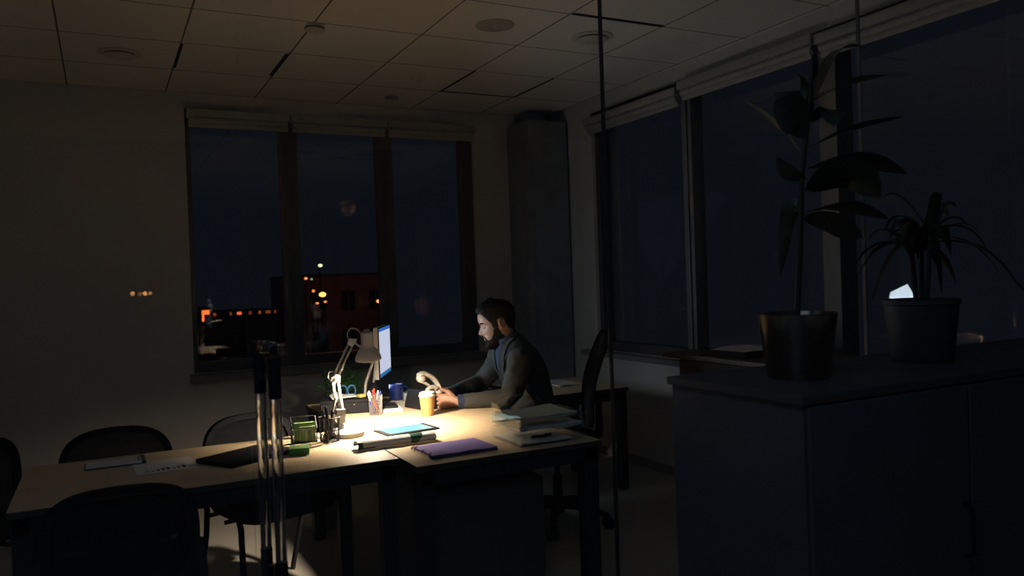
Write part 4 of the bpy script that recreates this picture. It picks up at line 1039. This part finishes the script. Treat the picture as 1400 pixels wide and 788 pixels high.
for p, r, c, s, lb in lamps:
    t = thing('street_lamp', lb, 'street lamp', (p[0], p[1], -12), 0, 'street lamps seen through the back window')
    b = B(); b.sphere((0,0,p[2]+12), r, sx=1.2, sz=.8); obj('lamp_head', b, emit_mat('lamp glow', c, s), t)
    b = B(); b.tube([(0,.12,0),(0,.12,p[2]+11.95+r),(0,.02,p[2]+12.0+r)], .03, 8); obj('pole', b, dw, t)
t = thing('lit_awning', 'bright orange shop light low in the left window pane', 'sign', (3.42, 32, -12))
b = B(); b.box(-.13, .13, 0, .06, 12.40, 12.56); b.box(-.13, -.06, 0, .06, 12.15, 12.40); obj('light_panel', b, emit_mat('orange sign', (1,.16,.03), 1.6), t, False)
b = B(); b.box(-.25, .25, .07, .3, 0, 12.7); obj('pylon', b, dw, t, False)
t = thing('warehouse', 'long dark low building with dim orange lights across the left window pane', 'building', (5.2, 36, -12))
b = B(); b.box(-1.7, 1.6, 0, 4, 12.2, 12.35); 
obj('roof', b, dw, t, False)
b = B(); b.box(-2.1, 1.6, .1, 4, 0, 12.19)
obj('wall', b, dw, t, False)
rnd = random.Random(2)
for x, w_, s in ((-1.0,.10,.25),(-.35,.06,.3),(.0,.18,1.0),(.45,.1,.2),(.85,.08,.45),(1.2,.2,.22),(1.5,.06,.25)):
    b = B(); b.box(x-w_/2, x+w_/2, -.05, -.001, 12.2, 12.2+.12); obj('lamp_panel', b, emit_mat('dim orange', (1,.16,.04), s), t, False)
def plight(n, loc, e, c, r=.1):
    l = bpy.data.lights.new(n, 'POINT'); l.energy = e; l.color = c; l.shadow_soft_size = r
    o = bpy.data.objects.new(n, l); COL.objects.link(o); o.location = loc; return o
plight('street light', (7.6, 27, 4.0), 40, (1, .45, .27), .3)
plight('street light', (10.2, 27, .5), 14, (1, .42, .27), .3)
plight('street light', (-9, 15, 3.0), 90, (1, .35, .15), .06)
for x, y, z, r, s_, lb in ((.60,-16,1.33,.045,9,'amber lamp mirrored in the glass door, leftmost of the row'), (.75,-16,1.31,.045,2,'dim reddish lamp mirrored in the glass door'), (.86,-16,1.32,.045,11,'brightest amber lamp mirrored in the glass door'), (.97,-16,1.32,.04,5,'amber lamp mirrored in the glass door, rightmost of the row')):
    t = thing('street_lamp', lb, 'street lamp', (x, y, -12), 0, 'amber lamps mirrored in the glass door')
    b = B(); b.sphere((0,0,z+12), r); obj('lamp_head', b, emit_mat('lamp glow', (1,.42,.13), s_), t)
    b = B(); b.tube([(0,-.12,0),(0,-.12,z+11.9+r),(0,-.02,z+12.0+r)], .02, 8); obj('pole', b, dw, t)
# added bluish fill with no fixture behind it, lifts the dark surfaces
cl = bpy.data.lights.new('added fill', 'AREA'); cl.size = 2.2; cl.energy = 4.3; cl.color = (.45, .68, 1.0)
c2 = bpy.data.objects.new('added fill', cl); COL.objects.link(c2); c2.location = (-2.4, .5, 2.3)
c2.rotation_euler = (Vector((3.0, 1.0, -1.3))).to_track_quat('-Z', 'Z').to_euler()

cl = bpy.data.lights.new('added fill', 'AREA'); cl.size = .5; cl.energy = 4.5; cl.color = (.45, .66, 1.0)  # second added fill, out of view overhead, lifts the foreground cabinet
c2 = bpy.data.objects.new('added fill', cl); COL.objects.link(c2); c2.location = (.3, .6, 2.72)
w = bpy.data.worlds.new('night'); sc.world = w; w.use_nodes = True
bg = w.node_tree.nodes['Background']; bg.inputs[0].default_value = (.50, .66, 1, 1); bg.inputs[1].default_value = .0072

sc.view_settings.view_transform = 'Standard'; sc.view_settings.look = 'None'
sc.view_settings.exposure = 0; sc.view_settings.gamma = 1; sc.view_settings.use_curve_mapping = False
c = sc.cycles
c.use_denoising = True; c.max_bounces = 12; c.diffuse_bounces = 7; c.glossy_bounces = 5; c.transparent_max_bounces = 24
c.sample_clamp_indirect = 4; c.caustics_reflective = False; c.caustics_refractive = False
